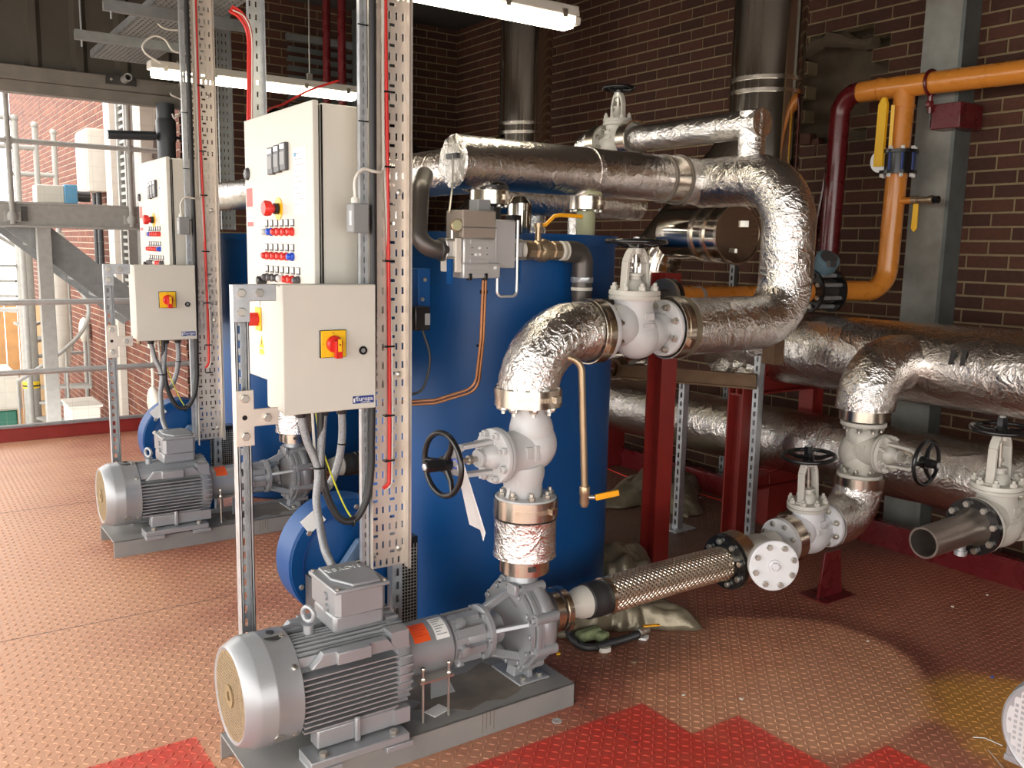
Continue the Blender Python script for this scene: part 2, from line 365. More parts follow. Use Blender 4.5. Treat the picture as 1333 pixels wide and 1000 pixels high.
def obj(name,b,mt,parent=None,**kw):
    """parts whose name is a plural are split into one object per piece, or kept as one part of kind stuff when tiny in view"""
    w=name.split('_')[-1].split('.')[0]
    if parent is None or w not in PLUR or w=='spokes': return _obj(name,b,mt,parent,**kw)
    fa=list(range(b.n))
    def find(i):
        while fa[i]!=i: fa[i]=fa[fa[i]]; i=fa[i]
        return i
    for f in b.f:
        r0=find(f[0])
        for i in f[1:]: fa[find(i)]=r0
    gr={}
    for i in range(b.n): gr.setdefault(find(i),[]).append(i)
    if len(gr)==1: return _obj(name,b,mt,parent,**kw)
    V_=np.array(b.v); cen={k:V_[g].mean(0) for k,g in gr.items()}
    # a stud belongs to the bolt head around it
    keys=sorted(gr,key=lambda k:-np.ptp(V_[gr[k]],axis=0).max()); cl=[]
    big=max(np.ptp(V_[gr[k]],axis=0).max() for k in keys)
    if w in('bolts',):
        for k in keys:
            for c in cl:
                if np.linalg.norm(cen[k]-cen[c[0]])<.022: c.append(k); break
            else: cl.append([k])
    else: cl=[[k] for k in keys]
    dist=np.linalg.norm(V_.mean(0)-EYE)
    if big/dist*FPX<6.5: o=_obj(name,b,mt,parent,**kw); o['kind']='stuff'; return o
    fo={}
    for f in b.f: fo.setdefault(find(f[0]),[]).append(f)
    nm='_'.join(name.split('_')[:-1]+[PLUR[w]]); first=None
    for c in cl:
        n=B()
        for k in c:
            mp={i:j for j,i in enumerate(gr[k])}; n.add(V_[gr[k]],[tuple(mp[i] for i in f) for f in fo[k]])
        o=_obj(nm,n,mt,parent,**kw); first=first or o
    return first
def T(name,label,cat,loc,group=None):
    o=bpy.data.objects.new(name,None); COL.objects.link(o); o.location=tuple(map(float,loc)); o.empty_display_size=.05
    ORG[o.name]=V(*loc); return tag(o,label,cat,group)
def tag(o,label,cat,group=None):
    o['label']=label; o['category']=cat
    if group: o['group']=group
    return o
def struct(o): o['kind']='structure'; return o
def stuff(o): o['kind']='stuff'; return o
def lab(o,l): o['label']=l; return o
def text(name,s,size,o,u,v,mt,parent,depth=.0006,al='CENTER'):
    cu=bpy.data.curves.new(name,'FONT'); cu.body=s; cu.size=size; cu.extrude=depth; cu.align_x=al; cu.align_y='CENTER'
    tmp=bpy.data.objects.new('tmp_text',cu); COL.objects.link(tmp); dg=bpy.context.evaluated_depsgraph_get()
    me=bpy.data.meshes.new_from_object(tmp.evaluated_get(dg)); bpy.data.objects.remove(tmp)
    w=np.cross(u,v); og=ORG[parent.name]
    for q in me.vertices:
        c=q.co; p=V(*o)+V(*u)*c.x+V(*v)*c.y+w*c.z-og; q.co=Vector(p.tolist())
    me.materials.clear(); me.materials.append(M[mt]); ob=bpy.data.objects.new(name,me); COL.objects.link(ob); ob.parent=parent; ORG[ob.name]=og
    return ob
EX,EY,EZ=V(1,0,0),V(0,1,0),V(0,0,1)
# ================================================================ SETTING
XW=4.9
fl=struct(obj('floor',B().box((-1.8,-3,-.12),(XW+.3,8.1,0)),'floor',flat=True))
# raised tread pattern of the chequer plate
def treads(cond,p=.0293):
    vs=[];fs=[]
    i0,i1=int(-.6/p),int(4.9/p); k=0
    gx,gy=np.meshgrid(np.arange(i0,i1),np.arange(int(.5/p),int(7.9/p)),indexing='ij'); gx,gy=gx.ravel(),gy.ravel()
    x=gx*p;y=gy*p
    c=(np.stack([x,y,0*x-1.6],1))@R; ok=(c[:,2]>.3); u=c[:,0]/c[:,2]*FPX+666; v=c[:,1]/c[:,2]*FPX+500
    ok&=(c[:,2]<9); x,y,g=x[ok],y[ok],((gx+gy)%2)[ok]
    a=np.where(g==0,PI/4,-PI/4); dx,dy=np.cos(a),np.sin(a); l=.0125; w=.0042; hh=.0022
    pts=[]
    for s,t,z in ((-l,0,0),(-l*.5,-w,0),(l*.5,-w,0),(l,0,0),(l*.5,w,0),(-l*.5,w,0),(-l*.45,0,hh),(l*.45,0,hh)):
        pts.append(np.stack([x+dx*s-dy*t,y+dy*s+dx*t,np.full_like(x,z+.00005)],1))
    P=np.stack(pts,1).reshape(-1,3); n=len(x); base=(np.arange(n)*8)[:,None]
    q=np.array([[1,2,7,6],[4,5,6,7]]); t3=np.array([[0,1,6],[5,0,6],[2,3,7],[3,4,7]])
    F=(base[:,None,:]+q[None]).reshape(-1,4).tolist()+(base[:,None,:]+t3[None]).reshape(-1,3).tolist()
    b=B(); b.v=P.tolist(); b.f=F; b.n=len(P); return b
stuff(obj('tread_pattern',treads(None),'floor',fl,flat=True))
# plate joints in the floor
for q,(a,c) in enumerate((((-.5,3.95),(1.2,3.95)),((-.5,5.9),(1.2,5.9)),((1.93,2.0),(1.93,2.66)))):
    obj('plate_joint',B().bar((*a,.0004),(*c,.0004),.004,.001),'iron',fl,flat=True)
struct(obj('ceiling',B().box((-1.8,-3,3.75),(XW+.3,8.3,3.9)),'ceil',flat=True))
struct(obj('wall_front',B().box((-1.8,-3.2,2.45),(XW+.3,-3,3.9)).box((2.0,-3.2,-.1),(XW+.3,-3,2.55)),'ceil',flat=True))
struct(obj('wall_left',B().box((-1.9,-3.2,2.75),(-1.8,8.3,3.9)),'clad',flat=True))
def in_poly(x,y,P):
    c=False;j=len(P)-1
    for i in range(len(P)):
        if (P[i][1]>y)!=(P[j][1]>y) and x<(P[j][0]-P[i][0])*(y-P[i][1])/(P[j][1]-P[i][1])+P[i][0]: c=not c
        j=i
    return c
def visible(p):
    c=R.T@(p-EYE)
    if c[2]<.3: return None
    u,v=c[0]/c[2]*FPX+666.5,c[1]/c[2]*FPX+500
    return (c[2] if -60<u<1400 and -60<v<1060 else None)
BRICK={}
def brick_wall(parent,o,u,w,length,z0,z1,course,pitch,joint,mt,skip=None,nmax=300,proud=.007,shift=0.,prefer=None):
    o,u,w=V(*o),V(*u),V(*w); bl,bh=pitch-joint,course-joint; L=[]
    for r in range(int((z1-z0)/course)+1):
        off=(pitch/2 if r%2 else 0)+shift; k=-1
        while k*pitch+off<length:
            a=max(0,k*pitch+off+joint/2); b=min(length,(k+1)*pitch+off-joint/2); k+=1
            if b-a<.03: continue
            c=o+u*(a+b)/2+EZ*(z0+(r+.5)*course)
            if skip and skip(c): continue
            d=visible(c); L.append((0 if d is None else (b-a)*abs(np.dot(nrm(c-EYE),w))/d**2*(prefer(c) if prefer else 1),c,b-a))
    L.sort(key=lambda t:-t[0]); key=(round(bl,4),mt)
    def shape(c,ln,b):
        uu=u*(ln/2-.0015); hz=EZ*(bh/2-.0015); f=w*proud; U=u*ln/2; H=EZ*bh/2; g=w*(proud-.002); bk=-w*.012
        P=[c+sx*U+sz*H+q for q in (bk,g) for sx,sz in ((-1,-1),(1,-1),(1,1),(-1,1))]+[c+sx*uu+sz*hz+f for sx,sz in ((-1,-1),(1,-1),(1,1),(-1,1))]
        F=[(8,9,10,11)]
        for A in (0,4):
            for i in range(4): j=(i+1)%4; F.append((A+i,A+j,A+4+j,A+4+i))
        if np.dot(np.cross(u,EZ),w)<0: F=[f_[::-1] for f_ in F]
        b.add(P,F)
    me=None; n=0; rest=B(); og=ORG[parent.name]
    for s,c,ln in L:
        if s>0 and n<nmax and abs(ln-bl)<1e-6:
            if me is None:
                b=B(); shape(V(0,0,0),bl,b); me=bpy.data.meshes.new('brick'); me.from_pydata(b.v,[],b.f); me.materials.append(M[mt])
            q=bpy.data.objects.new('brick',me); COL.objects.link(q); q.parent=parent
            j=w*random.uniform(-.0015,.0015); q.location=tuple(c-og+j); n+=1
        else: shape(c,ln,rest)
    if rest.n: stuff(obj('brickwork',rest,mt,parent,flat=True))
# right-hand wall with the broken hole
HOLE=[(3.80,2.95),(3.41,2.93),(3.30,2.84),(3.31,2.52),(3.44,2.29),(3.80,2.28),(3.87,2.53)]
CR=.0745; hr=[]
z0c=.051-CR
for r in range(60):
    zc=z0c+(r+.5)*CR
    off=-.5+(.2285/2 if r%2 else 0)+.09
    ys=[(off+k*.2285,off+(k+1)*.2285) for k in range(40) if in_poly(off+(k+.5)*.2285,zc,HOLE)]
    if ys: hr.append((ys[0][0]+3,ys[-1][1]+3,z0c+r*CR+.1,z0c+(r+1)*CR+.1))
wr=struct(obj('wall_right',B().perf((XW,-3,-.1),EY,EZ,EX,11.3,3.9,[(a,b,c,d) for a,b,c,d in hr],.1),'mortar',flat=True))
brick_wall(wr,(XW,-.5,z0c),EY,-EX,8.65,0,3.75-z0c,CR,.2285,.0115,'brick',skip=lambda c:in_poly(c[1],c[2],HOLE),shift=.09)
# cavity behind the hole
b=B(); g=14; vs=[];fs=[]
for i in range(g+1):
    for j in range(g+1):
        y=3.1+.95*i/g; z=2.15+.95*j/g; e=min(i,j,g-i,g-j)/g; vs.append((XW+.10+.13*min(1,e*5)+random.uniform(-.012,.012),y,z))
for i in range(g):
    for j in range(g): k=i*(g+1)+j; fs.append((k,k+1,k+g+2,k+g+1))
b.add(vs,fs); obj('cavity_rubble',b,'rubble',wr,ang=80)
b=B(); pts=[]
for t in np.linspace(0,1,9): pts.append((XW+.03+random.uniform(-.01,.01),3.84-.48*t,2.86+.045*math.sin(t*5)+.04*t))
b.tube(pts,[.045+random.uniform(-.012,.012) for _ in pts],7,jit=.25); obj('broken_mortar_lump',b,'rubble',wr,ang=25)
b=B(); b.obox((XW+.02,3.8,2.33),(0.1,1,.1),(0,-.1,1),(1,0,0),.1,.07,.06); b.obox((XW+.03,3.73,2.30),(0.1,1,-.2),(0,.2,1),(1,0,0),.08,.05,.06); obj('broken_brick',b,'brick',wr,bevel=.006)
# back wall and louvre
wb=struct(obj('wall_back',B().box((2.2,8.1,-.1),(XW,8.3,3.75)),'mortar',flat=True))
brick_wall(wb,(2.15,8.1,z0c),EX,-EY,2.75,0,3.75-z0c,CR,.2285,.0115,'brick')
# far building beyond the opening, its brick face runs away from us
wo=struct(obj('wall_outside',B().box((2.2,8.305,-1.3),(2.6,20,6.5)),'mortar_out',flat=True))
brick_wall(wo,(2.2,8.1,-1.3),EY,-EX,12,0,7.8,.0755,.2285,.012,'brick_out',proud=.006,nmax=300)
obj('downpipe',B().box((2.12,10.75,-1.2),(2.19,11.05,6)),'offwhite',wo)
# corrugated cladding above the opening, with its beam and soffit
b=B(); prof=[]; x=-1.8
while x<2.35:
    prof+= [(x,0),(x+.20,0),(x+.235,-.04),(x+.29,-.04),(x+.325,0)]; x+=.325
P=[(px_,8.06+dy,z) for z in (2.86,3.76) for px_,dy in prof]+[(px_,8.09+dy,z) for z in (2.86,3.76) for px_,dy in prof]
n=len(prof); b.add(P,[(i,i+1,n+i+1,n+i) for i in range(n-1)]+[(2*n+i,3*n+i,3*n+i+1,2*n+i+1) for i in range(n-1)])
wc=struct(obj('wall_cladding',b,'clad',flat=True))
b=B(); b.box((-1.8,7.93,2.79),(2.28,8.05,2.885)); b.box((-1.8,7.96,2.70),(2.28,8.08,2.79)); b.box((-1.8,7.92,2.875),(2.28,7.94,2.895))
struct(obj('trim_1',b,'beam',bevel=.006))
t=T('beam_clamp','short galvanised tube stub bolted through a dark plate on the door beam','bracket',(1.67,7.93,2.87))
b=B(); b.box((1.55,7.915,2.83),(1.78,7.932,2.90)); obj('plate',b,'iron',t)
b=B(); b.ring((1.69,7.915,2.875),-EY,.022,.032,0,.13,16); obj('tube_stub',b,'rail',t); b=B().bolts((1.59,7.915,2.865),-EY,.0,1,.011,.01); obj('bolt',b,'zinc',t)
# kick plates
b=B(); b.box((-1.8,8.0,0),(2.2,8.03,.10)); b.box((-1.8,7.99,.10),(2.2,8.06,.108)); k1=struct(obj('baseboard_back',b,'red',bevel=.003))
b=B().bar((-1.8,8.03,.118),(2.2,8.03,.118),.05,.02); obj('kerb_angle',b,'galv_dark',k1)
b=B(); b.box((4.45,-2,0),(4.47,8.0,.13)); b.box((4.45,-2,.13),(4.52,8.0,.14)); struct(obj('baseboard_right',b,'maroon',bevel=.003))
# railing of the deck opening
for z,s in ((1.105,'upper'),(.552,'lower')):
    tag(obj('guard_rail',B().cyl((-1.8,8.0,z),(2.2,8.0,z),.024),'rail',loc=(0,8,z)),'%s horizontal galvanised guard tube across the deck opening'%s,'rail')
# ================================================================ OUTSIDE
struct(obj('ground_outside',B().box((-40,8.4,-1.4),(2.2,30,-1.3)).box((-40,-40,-1.4),(-1.85,8.4,-1.3)),'ground',flat=True))
t=T('platform','raised steel platform edge with grey channel beam outside the opening','platform',(0,8.6,1.9))
b=B(); b.box((-3,8.6,1.695),(1.95,8.63,1.905)); b.box((-3,8.57,1.885),(1.95,8.7,1.905)); b.box((-3,8.57,1.695),(1.95,8.7,1.715)); obj('channel_beam',b,'rail_out',t,bevel=.004)
b=B(); b.box((-3,8.72,1.86),(1.95,10.2,1.90)); obj('deck',b,'rail_out',t)
b=B(); b.box((.98,8.565,1.745),(1.02,8.6,1.865)); obj('splice_plate',b,'iron',t)
t=T('platform_railing','galvanised tube railing standing on the raised platform edge','railing',(1,8.56,1.9))
b=B().cyl((-2,8.56,2.394),(2.12,8.56,2.394),.022); obj('top_rail',b,'rail_out',t)
for x in (.91,1.84):
    b=B(); b.cyl((x,8.56,1.72),(x,8.56,3.3),.022); obj('post',b,'rail_out',t)
    b=B(); b.lathe([(.032,-.03),(.032,.03)],(x,8.56,2.394),EZ,14); b.lathe([(.03,-.03),(.03,.03)],(x,8.56,2.394),EX,14); obj('clamp',b,'rail_out',t)
    b=B(); b.lathe([(.04,0),(.045,.04),(.03,.07)],(x,8.56,1.75),EZ,14); b.box((x-.06,8.55,1.74),(x+.06,8.6,1.82)); obj('base_flange',b,'rail_out',t)
for i,(y,l) in enumerate(((11.0,'nearest'),(11.5,'middle'),(12.1,'farthest'))):
    t=T('handrail_frame','%s galvanised post of the outside stair landing rail'%l,'railing',(1.5,y,1.3),'landing rail posts')
    xx=py(26+10*i,280,y)[0]+.12*i
    obj('post',B().cyl((xx,y,-1.3),(xx,y,2.85),.03,n=12),'rail_out',t); obj('arm',B().cyl((xx,y,2.85-.25*i),(xx-.5,y,2.85-.25*i),.028,n=12),'rail_out',t)
    b=B().ell((xx,y,2.85),(.04,.04,.04),12,8); obj('elbow',b,'rail_out',t)
# stair running down from the platform
t=T('outside_stair','dark steel staircase descending behind the guard rails','stair',(1.4,8.9,1.6))
for y in (8.85,9.75):
    obj('stringer',B().bar((.95,y,1.78),(2.05,y,.85),.03,.24),'galv_dark',t)
for k in range(6):
    f=(k+.5)/6; x=.95+1.1*f; z=1.80-.95*f; obj('tread',B().box((x-.12,8.87,z-.02),(x+.12,9.73,z+.02)),'galv_dark',t)
def colm(name,label,p,r,z0,z1,sq=False):
    b=B()
    if sq: b.box((p[0]-r,p[1]-r,z0),(p[0]+r,p[1]+r,z1))
    else: b.cyl((*p,z0),(*p,z1),r,n=20)
    return tag(obj(name,b,'rail_out',loc=(*p,z0),bevel=.004 if sq else 0),label,'column')
colm('square_column','square galvanised steel column under the outside platform',(1.155,8.75),.055,-1.3,1.70,True)
SY=11.3; pc=py(37,430,SY); col=colm('round_column','round grey stair column with hazard tape at its foot',(pc[0],SY),.085,-1.3,1.86)
b=B(); b.ring((pc[0],SY,0),EZ,.085,.088,-.06,.02,20); obj('hazard_tape',b,'hazard',col); b=B(); b.ring((pc[0],SY,0),EZ,.085,.0885,-.04,-.02,20); obj('tape_stripe',b,'rubber',col)
t=T('spiral_stair','curved galvanised stair with open treads winding round the round column','stair',(pc[0],SY,-1.3))
for k in range(13):
    a=-1.9+k*.42; z=-.75+k*.17; c=V(pc[0],SY,z); d=V(math.cos(a),math.sin(a),0); n_=V(-d[1],d[0],0)
    b=B(); b.prism([(.09,-.03),(.62,-.15),(.62,.15),(.09,.05)],c,d,n_,EZ,.03); obj('tread',b,'rail_out',t)
    if k%2==0: obj('baluster',B().cyl(c+d*.6,c+d*.6+EZ*.85,.014,n=8),'rail_out',t)
obj('handrail',B().tube([V(pc[0]+.62*math.cos(-1.9+k*.14),SY+.62*math.sin(-1.9+k*.14),.1+k*.0567) for k in range(37)],.022,10),'rail_out',t)
tag(obj('drain_pipe',B().lathe([(.0,0),(.10,.03),(.12,.1),(.12,1.2),(.135,1.2),(.135,1.28),(.12,1.28),(.12,1.5)],py(76,440,11.0)-EZ*.35,EZ,20),'offwhite',loc=py(76,440,11.0)),'fat grey capped drain pipe hanging by the outside wall','pipe')
pb=px(110,430,2.12); t=T('wall_conduit_box','cream oval light fitting high on a conduit of the outside wall','fitting',pb)
obj('cover',B().ell(pb,(.07,.10,.17)),'offwhite',t); obj('conduit',B().cyl(pb-EZ*1.3,pb,.028,n=10),'rail_out',t)
pb=px(200,518,2.13); t=T('bulkhead_light','cream oval bulkhead fitting low on the outside brick wall','fitting',pb)
obj('cover',B().ell(pb-EZ*.03,(.06,.13,.15)),'offwhite',t); obj('conduit',B().cyl(pb,pb+EZ*.55,.015,n=10),'offwhite',t); obj('junction_box',B().box(pb+V(-.03,-.04,.5),pb+V(.03,.04,.6)),'offwhite',t,bevel=.005)
pb=py(115,540,9.2); t=T('utility_box','off-white utility box standing beyond the kick plate','box',pb)
obj('body',B().box(pb+V(-.14,0,-.9),pb+V(.11,.5,.07)),'offwhite',t,bevel=.01); obj('lid',B().box(pb+V(-.16,-.02,.07),pb+V(.13,.52,.09)),'offwhite',t)
pb=px(125,210,2.15); t=T('meter_cabinet','white cabinet high on the outside brick wall behind the rail','cabinet',pb)
obj('body',B().box((1.98,11.3,2.15),(2.19,11.95,2.85)),'offwhite',t,bevel=.01); obj('door',B().box((1.965,11.33,2.18),(1.98,11.92,2.82)),'offwhite',t)
for y in (11.5,11.75): obj('conduit',B().cyl((2.12,y,1.2),(2.12,y,2.15),.03,n=10),'slate',t)
t=T('blue_actuator','light blue box unit standing on the platform behind its beam','machine',py(65,245,9.3))
q=py(62,248,9.3); obj('body',B().box(q+V(-.10,-.05,-.11),q+V(.13,.2,.05)),'offwhite',t,bevel=.01); obj('end_frame',B().box(q+V(.13,-.06,-.11),q+V(.24,.21,.06)),'outblue',t,bevel=.008); obj('shaft',B().cyl(q+V(.24,.05,-.04),q+V(.36,.05,-.04),.05,n=14),'iron',t)
# louvred frame and grey channel next to the opening
q=py(152,200,9.0); t=T('wall_louvre','tall narrow grey ladder-like louvre on the outside wall','louvre',(2.1,9.9,1.2))
obj('frame',B().box((2.1,9.95,.9),(2.19,10.0,4)).box((2.1,10.3,.9),(2.19,10.35,4)),'rail_out',t)
b=B()
for k in range(40): b.box((2.12,10.0,.95+k*.075),(2.17,10.3,.98+k*.075))
stuff(obj('louvre_slats',b,'rail_out',t))
t=T('steel_upright','grey steel channel upright bolted beside the outside brick wall','post',(2.15,9.05,.9))
obj('channel',B().box((2.03,8.95,1.2),(2.19,9.0,4.5)).box((2.03,9.0,1.2),(2.05,9.25,4.5)),'rail_out',t,bevel=.004); obj('gusset',B().prism([(0,0),(.16,0),(0,-1.3)],(2.02,8.93,2.9),EX,EZ,-EY,.015),'offwhite',t)
b=B()
for z in (1.6,1.75,2.35,2.5,2.9): b.bolts((2.12,8.95,z),-EY,0,1,.016,.014)
obj('bolts',b,'zinc',t)
t=T('soil_stack','black vertical pipe in front of the outside brick corner','pipe',(1.98,8.0,1.7))
obj('pipe',B().cyl((2.0,7.93,1.2),(2.0,7.93,2.72),.072,n=24),'slate',t); obj('socket',B().lathe([(.08,0),(.08,.16),(.072,.18)],(2.0,7.93,2.42),EZ,24),'slate',t); obj('bracket',B().bar((2.05,7.93,2.46),(2.16,8.02,2.46),.02,.02),'slate',t)
tag(obj('dark_stub_pipe',B().cyl(py(140,175,7.9),py(203,177,7.9),.036,n=16),'slate',loc=py(140,175,7.9)),'short dark horizontal pipe running into the black soil stack','pipe')
t=T('board_fence','orange timber board fence far beyond the spiral stair','fence',(0,14,-1.3))
for k in range(26):
    x=-2.2+k*.16; obj('board',B().box((x,14,-1.3),(x+.15,14.03,.72+.01*(k%3))),'wood' if (k//3)%2 else 'wood2',t)
t=T('skip_container','white and green container beyond the kick plate at the far left','container',(.3,11.5,-1.3))
obj('body',B().box((-2.2,11.5,-1.3),(1.15,12.6,-.33)),'green',t,bevel=.02); obj('lid',B().box((-2.25,11.45,-.33),(1.2,12.65,.06)),'offwhite',t,bevel=.03)
tag(obj('pale_building',B().box((-6,18,-1.3),(1.2,18.3,2.4)).box((-6.1,17.9,2.4),(1.3,18.5,2.5)),'offwhite',loc=(0,18,0)),'pale rendered building in the bright distance outside','building')
# bird netting across the opening
b=B()
for k in range(22): x=-.35+k*.12; b.bar((x,8.07,.1),(x,8.07,2.7),.0012,.0012)
for k in range(22): z=.15+k*.12; b.bar((-.4,8.07,z),(2.2,8.07,z),.0012,.0012,up=(0,1,0))
nb=tag(stuff(obj('bird_net',b,'rail_out',loc=(0,8.07,0))),'fine wire netting stretched across the deck opening','net')
# ================================================================ RIGHT-HAND STRUCTURE
t=T('steel_column','mottled grey galvanised steel column standing against the right brick wall','column',(4.8,2.84,0))
obj('web',B().box((4.75,2.735,0),(4.765,2.95,3.75)),'stonegrey',t)
obj('flange',B().box((4.765,2.735,0),(4.89,2.75,3.75)),'column_side',t); obj('flange',B().box((4.765,2.935,0),(4.89,2.95,3.75)),'column_side',t)
obj('edge_angle',B().box((4.742,2.72,0),(4.75,2.745,3.75)),'stonegrey',t); obj('toe',B().box((4.74,2.715,1.0),(4.9,2.735,3.75)),'column_side',t)
t=T('steel_column','dark steel column against the back wall behind the ducts','column',(3.9,7.9,0))
obj('web',B().box((3.75,7.92,0),(4.15,7.94,3.75)),'column_side',t); obj('flange',B().box((3.73,7.85,0),(3.75,8.05,3.75)),'column_side',t); obj('flange',B().box((4.15,7.85,0),(4.19,8.05,3.75)),'galv_dark',t)
t=T('louvre_vent','dark louvred ventilation panel on the back wall','vent',(3.45,8.05,2))
obj('frame',B().box((3.1,8.04,1.3),(3.73,8.09,1.36)).box((3.1,8.04,3.4),(3.73,8.09,3.46)),'galv_dark',t)
for k in range(24): obj('slat',B().obox((3.415,8.05,1.42+k*.083),(1,0,0),(0,1,-.8),(0,.8,1),.63,.06,.006),'column_side',t)
def ibeam(b,p,q,w,h,tf=.010,side=None):
    p,q=V(*p),V(*q); d=nrm(q-p); up=V(*(side if side is not None else (0,0,1))); s_=nrm(np.cross(up,d)); u2=np.cross(d,s_); L=np.linalg.norm(q-p); c=(p+q)/2
    b.obox(c+u2*(h/2-tf/2),d,s_,u2,L,w,tf); b.obox(c-u2*(h/2-tf/2),d,s_,u2,L,w,tf); b.obox(c,d,s_,u2,L,tf*.8,h-2*tf); return b
tag(obj('red_post',ibeam(B(),(3.07,3.13,0),(3.07,3.13,1.50),.10,.10,side=(0,1,0)),'red',loc=(3.07,3.13,0)),'dark red H-section post under the ochre gas pipe','post')
t=T('pipe_rack','dark red pipe support frame with two cross beams','frame',(3.95,3.3,0))
obj('post',ibeam(B(),(3.93,3.36,0),(3.93,3.36,.91),.11,.11,side=(0,1,0)),'red',t); obj('post',ibeam(B(),(4.55,3.36,0),(4.55,3.36,.90),.10,.10,side=(1,0,0)),'red',t)
obj('beam',ibeam(B(),(3.88,3.36,.86),(4.75,3.36,.86),.10,.10),'red',t); obj('beam',ibeam(B(),(3.98,3.36,.29),(4.75,3.36,.29),.09,.09),'red',t)
obj('lug',B().box((4.0,3.30,.91),(4.05,3.315,1.03)),'red',t)
tag(obj('rusty_block',B().box((3.76,3.02,1.03),(3.84,3.10,1.17)),'rust',loc=(3.8,3.06,1.03),bevel=.003),'small rusty steel block under the foil loop beside the tall strut post','block')
tag(obj('rusty_channel',ibeam(B(),(3.35,3.95,.92),(3.80,3.16,.92),.05,.08),'rust',loc=(3.6,3.5,.9)),'brown rusty channel lying under the foil pipe','beam')
def strut(b,x,y,z0,z1,w=.041,d=.041,slot='-y',pitch=.05,sl=.028,sw=.014,t_=.0025):
    """slotted channel, slotted web on one side, two lipped flanges"""
    L=z1-z0; holes=[]; z=.02
    while z+sl<L: holes.append(((w-sw)/2,(w+sw)/2,z,z+sl)); z+=pitch
    if slot=='+y':
        b.perf((x-w/2,y+d/2-t_,z0),EX,EZ,EY,w,L,holes,t_); b.box((x-w/2,y-d/2,z0),(x-w/2+t_,y+d/2-t_,z1)); b.box((x+w/2-t_,y-d/2,z0),(x+w/2,y+d/2-t_,z1))
        for sx,e in ((x-w/2,1),(x+w/2,-1)): b.box((sx,y-d/2,z0),(sx+e*.009,y-d/2+t_,z1)); b.box((sx+e*.0065,y-d/2,z0),(sx+e*.009,y-d/2+.007,z1))
    elif slot=='-y':
        b.perf((x-w/2,y-d/2,z0),EX,EZ,EY,w,L,holes,t_); b.box((x-w/2,y-d/2+t_,z0),(x-w/2+t_,y+d/2,z1)); b.box((x+w/2-t_,y-d/2+t_,z0),(x+w/2,y+d/2,z1))
        b.box((x-w/2,y+d/2-t_,z0),(x-w/2+.009,y+d/2,z1)); b.box((x+w/2-.009,y+d/2-t_,z0),(x+w/2,y+d/2,z1))
    else:
        b.perf((x-w/2,y-d/2,z0),EY,EZ,EX,d,L,holes,t_); b.box((x-w/2+t_,y-d/2,z0),(x+w/2,y-d/2+t_,z1)); b.box((x-w/2+t_,y+d/2-t_,z0),(x+w/2,y+d/2,z1))
        b.box((x+w/2-t_,y-d/2,z0),(x+w/2,y-d/2+.009,z1)); b.box((x+w/2-t_,y+d/2-.009,z0),(x+w/2,y+d/2,z1))
    return b
t=T('strut_post','slotted galvanised strut post on a square base plate between the red posts','post',(3.714,3.60,0))
obj('channel',strut(B(),3.714,3.60,.008,.90,slot='-x'),'galv',t,flat=True); obj('base_plate',B().box((3.63,3.53,0),(3.80,3.67,.008)),'galv',t)
tag(obj('strut_post',strut(B(),3.87,3.20,0,1.05,slot='-x'),'galv',loc=(3.87,3.2,0),flat=True),'tall slotted galvanised strut post in front of the red frame','post')
# ================================================================ BIG HORIZONTAL PIPES ALONG THE WALL
def cpt(p,q,k): return [V(*p)+(V(*q)-V(*p))*i/k for i in range(k+1)]
pa=T('main_pipe','upper fat foil-wrapped main pipe along the right wall with an elbow branch','pipe',(4.2,2.4,1.09))
obj('foil_wrap',B().tube(cpt((4.2,-1.2,1.10),(4.2,3.75,1.07),90),.20,40,jit=.012),'foil_old',pa,ang=60)
el=arc([(4.2,2.48,1.09),(3.77,2.48,1.09),(3.77,2.48,.885)],.21,14)
obj('branch_elbow',B().tube(fine(el,.03),.135,36,jit=.012),'foil',pa,ang=60)
q=px(1243,470,4.03)
for k in range(2): obj('tape_mark',B().obox(q+V(-.026+.004*k,-.05*k,.02),(0,1,0),(.25,0,1),(1,0,-.25),.022,.07,.002),'iron',pa)
b=B(); vs=[];fs=[]
for i in range(7):
    for j in range(4): vs.append((4.02+random.uniform(-.02,.02)-.02*j,3.35+.05*i,.98-.035*j+random.uniform(-.02,.02)))
for i in range(6):
    for j in range(3): k=i*4+j; fs.append((k,k+1,k+5,k+4))
b.add(vs,fs); obj('torn_foil',b,'foil',pa,ang=20)
pb_=T('return_pipe','lower fat foil-wrapped pipe running along the right wall behind the frames','pipe',(4.35,2.4,.55))
obj('foil_wrap',B().tube(cpt((4.35,-1,.58),(4.35,5.6,.47),110),.185,40,jit=.012),'foil_old',pb_,ang=60)
for y in (4.35,3.05,1.95): obj('tape_joint',B().ring((4.35,y,.525-.0167*(y-2.2)),EY,.186,.189,-.03,.03,40),'foil',pb_)
for y in (1.5,3.4,5.0): tag(obj('pipe_saddle',B().box((4.2,y-.05,0),(4.5,y+.05,.34)),'red',loc=(4.35,y,0),bevel=.004),['dark red block carrying the lower foil pipe near the right edge','dark red block carrying the lower foil pipe by the red frame','dark red block carrying the lower foil pipe behind the boiler'][[1.5,3.4,5.0].index(y)],'support')
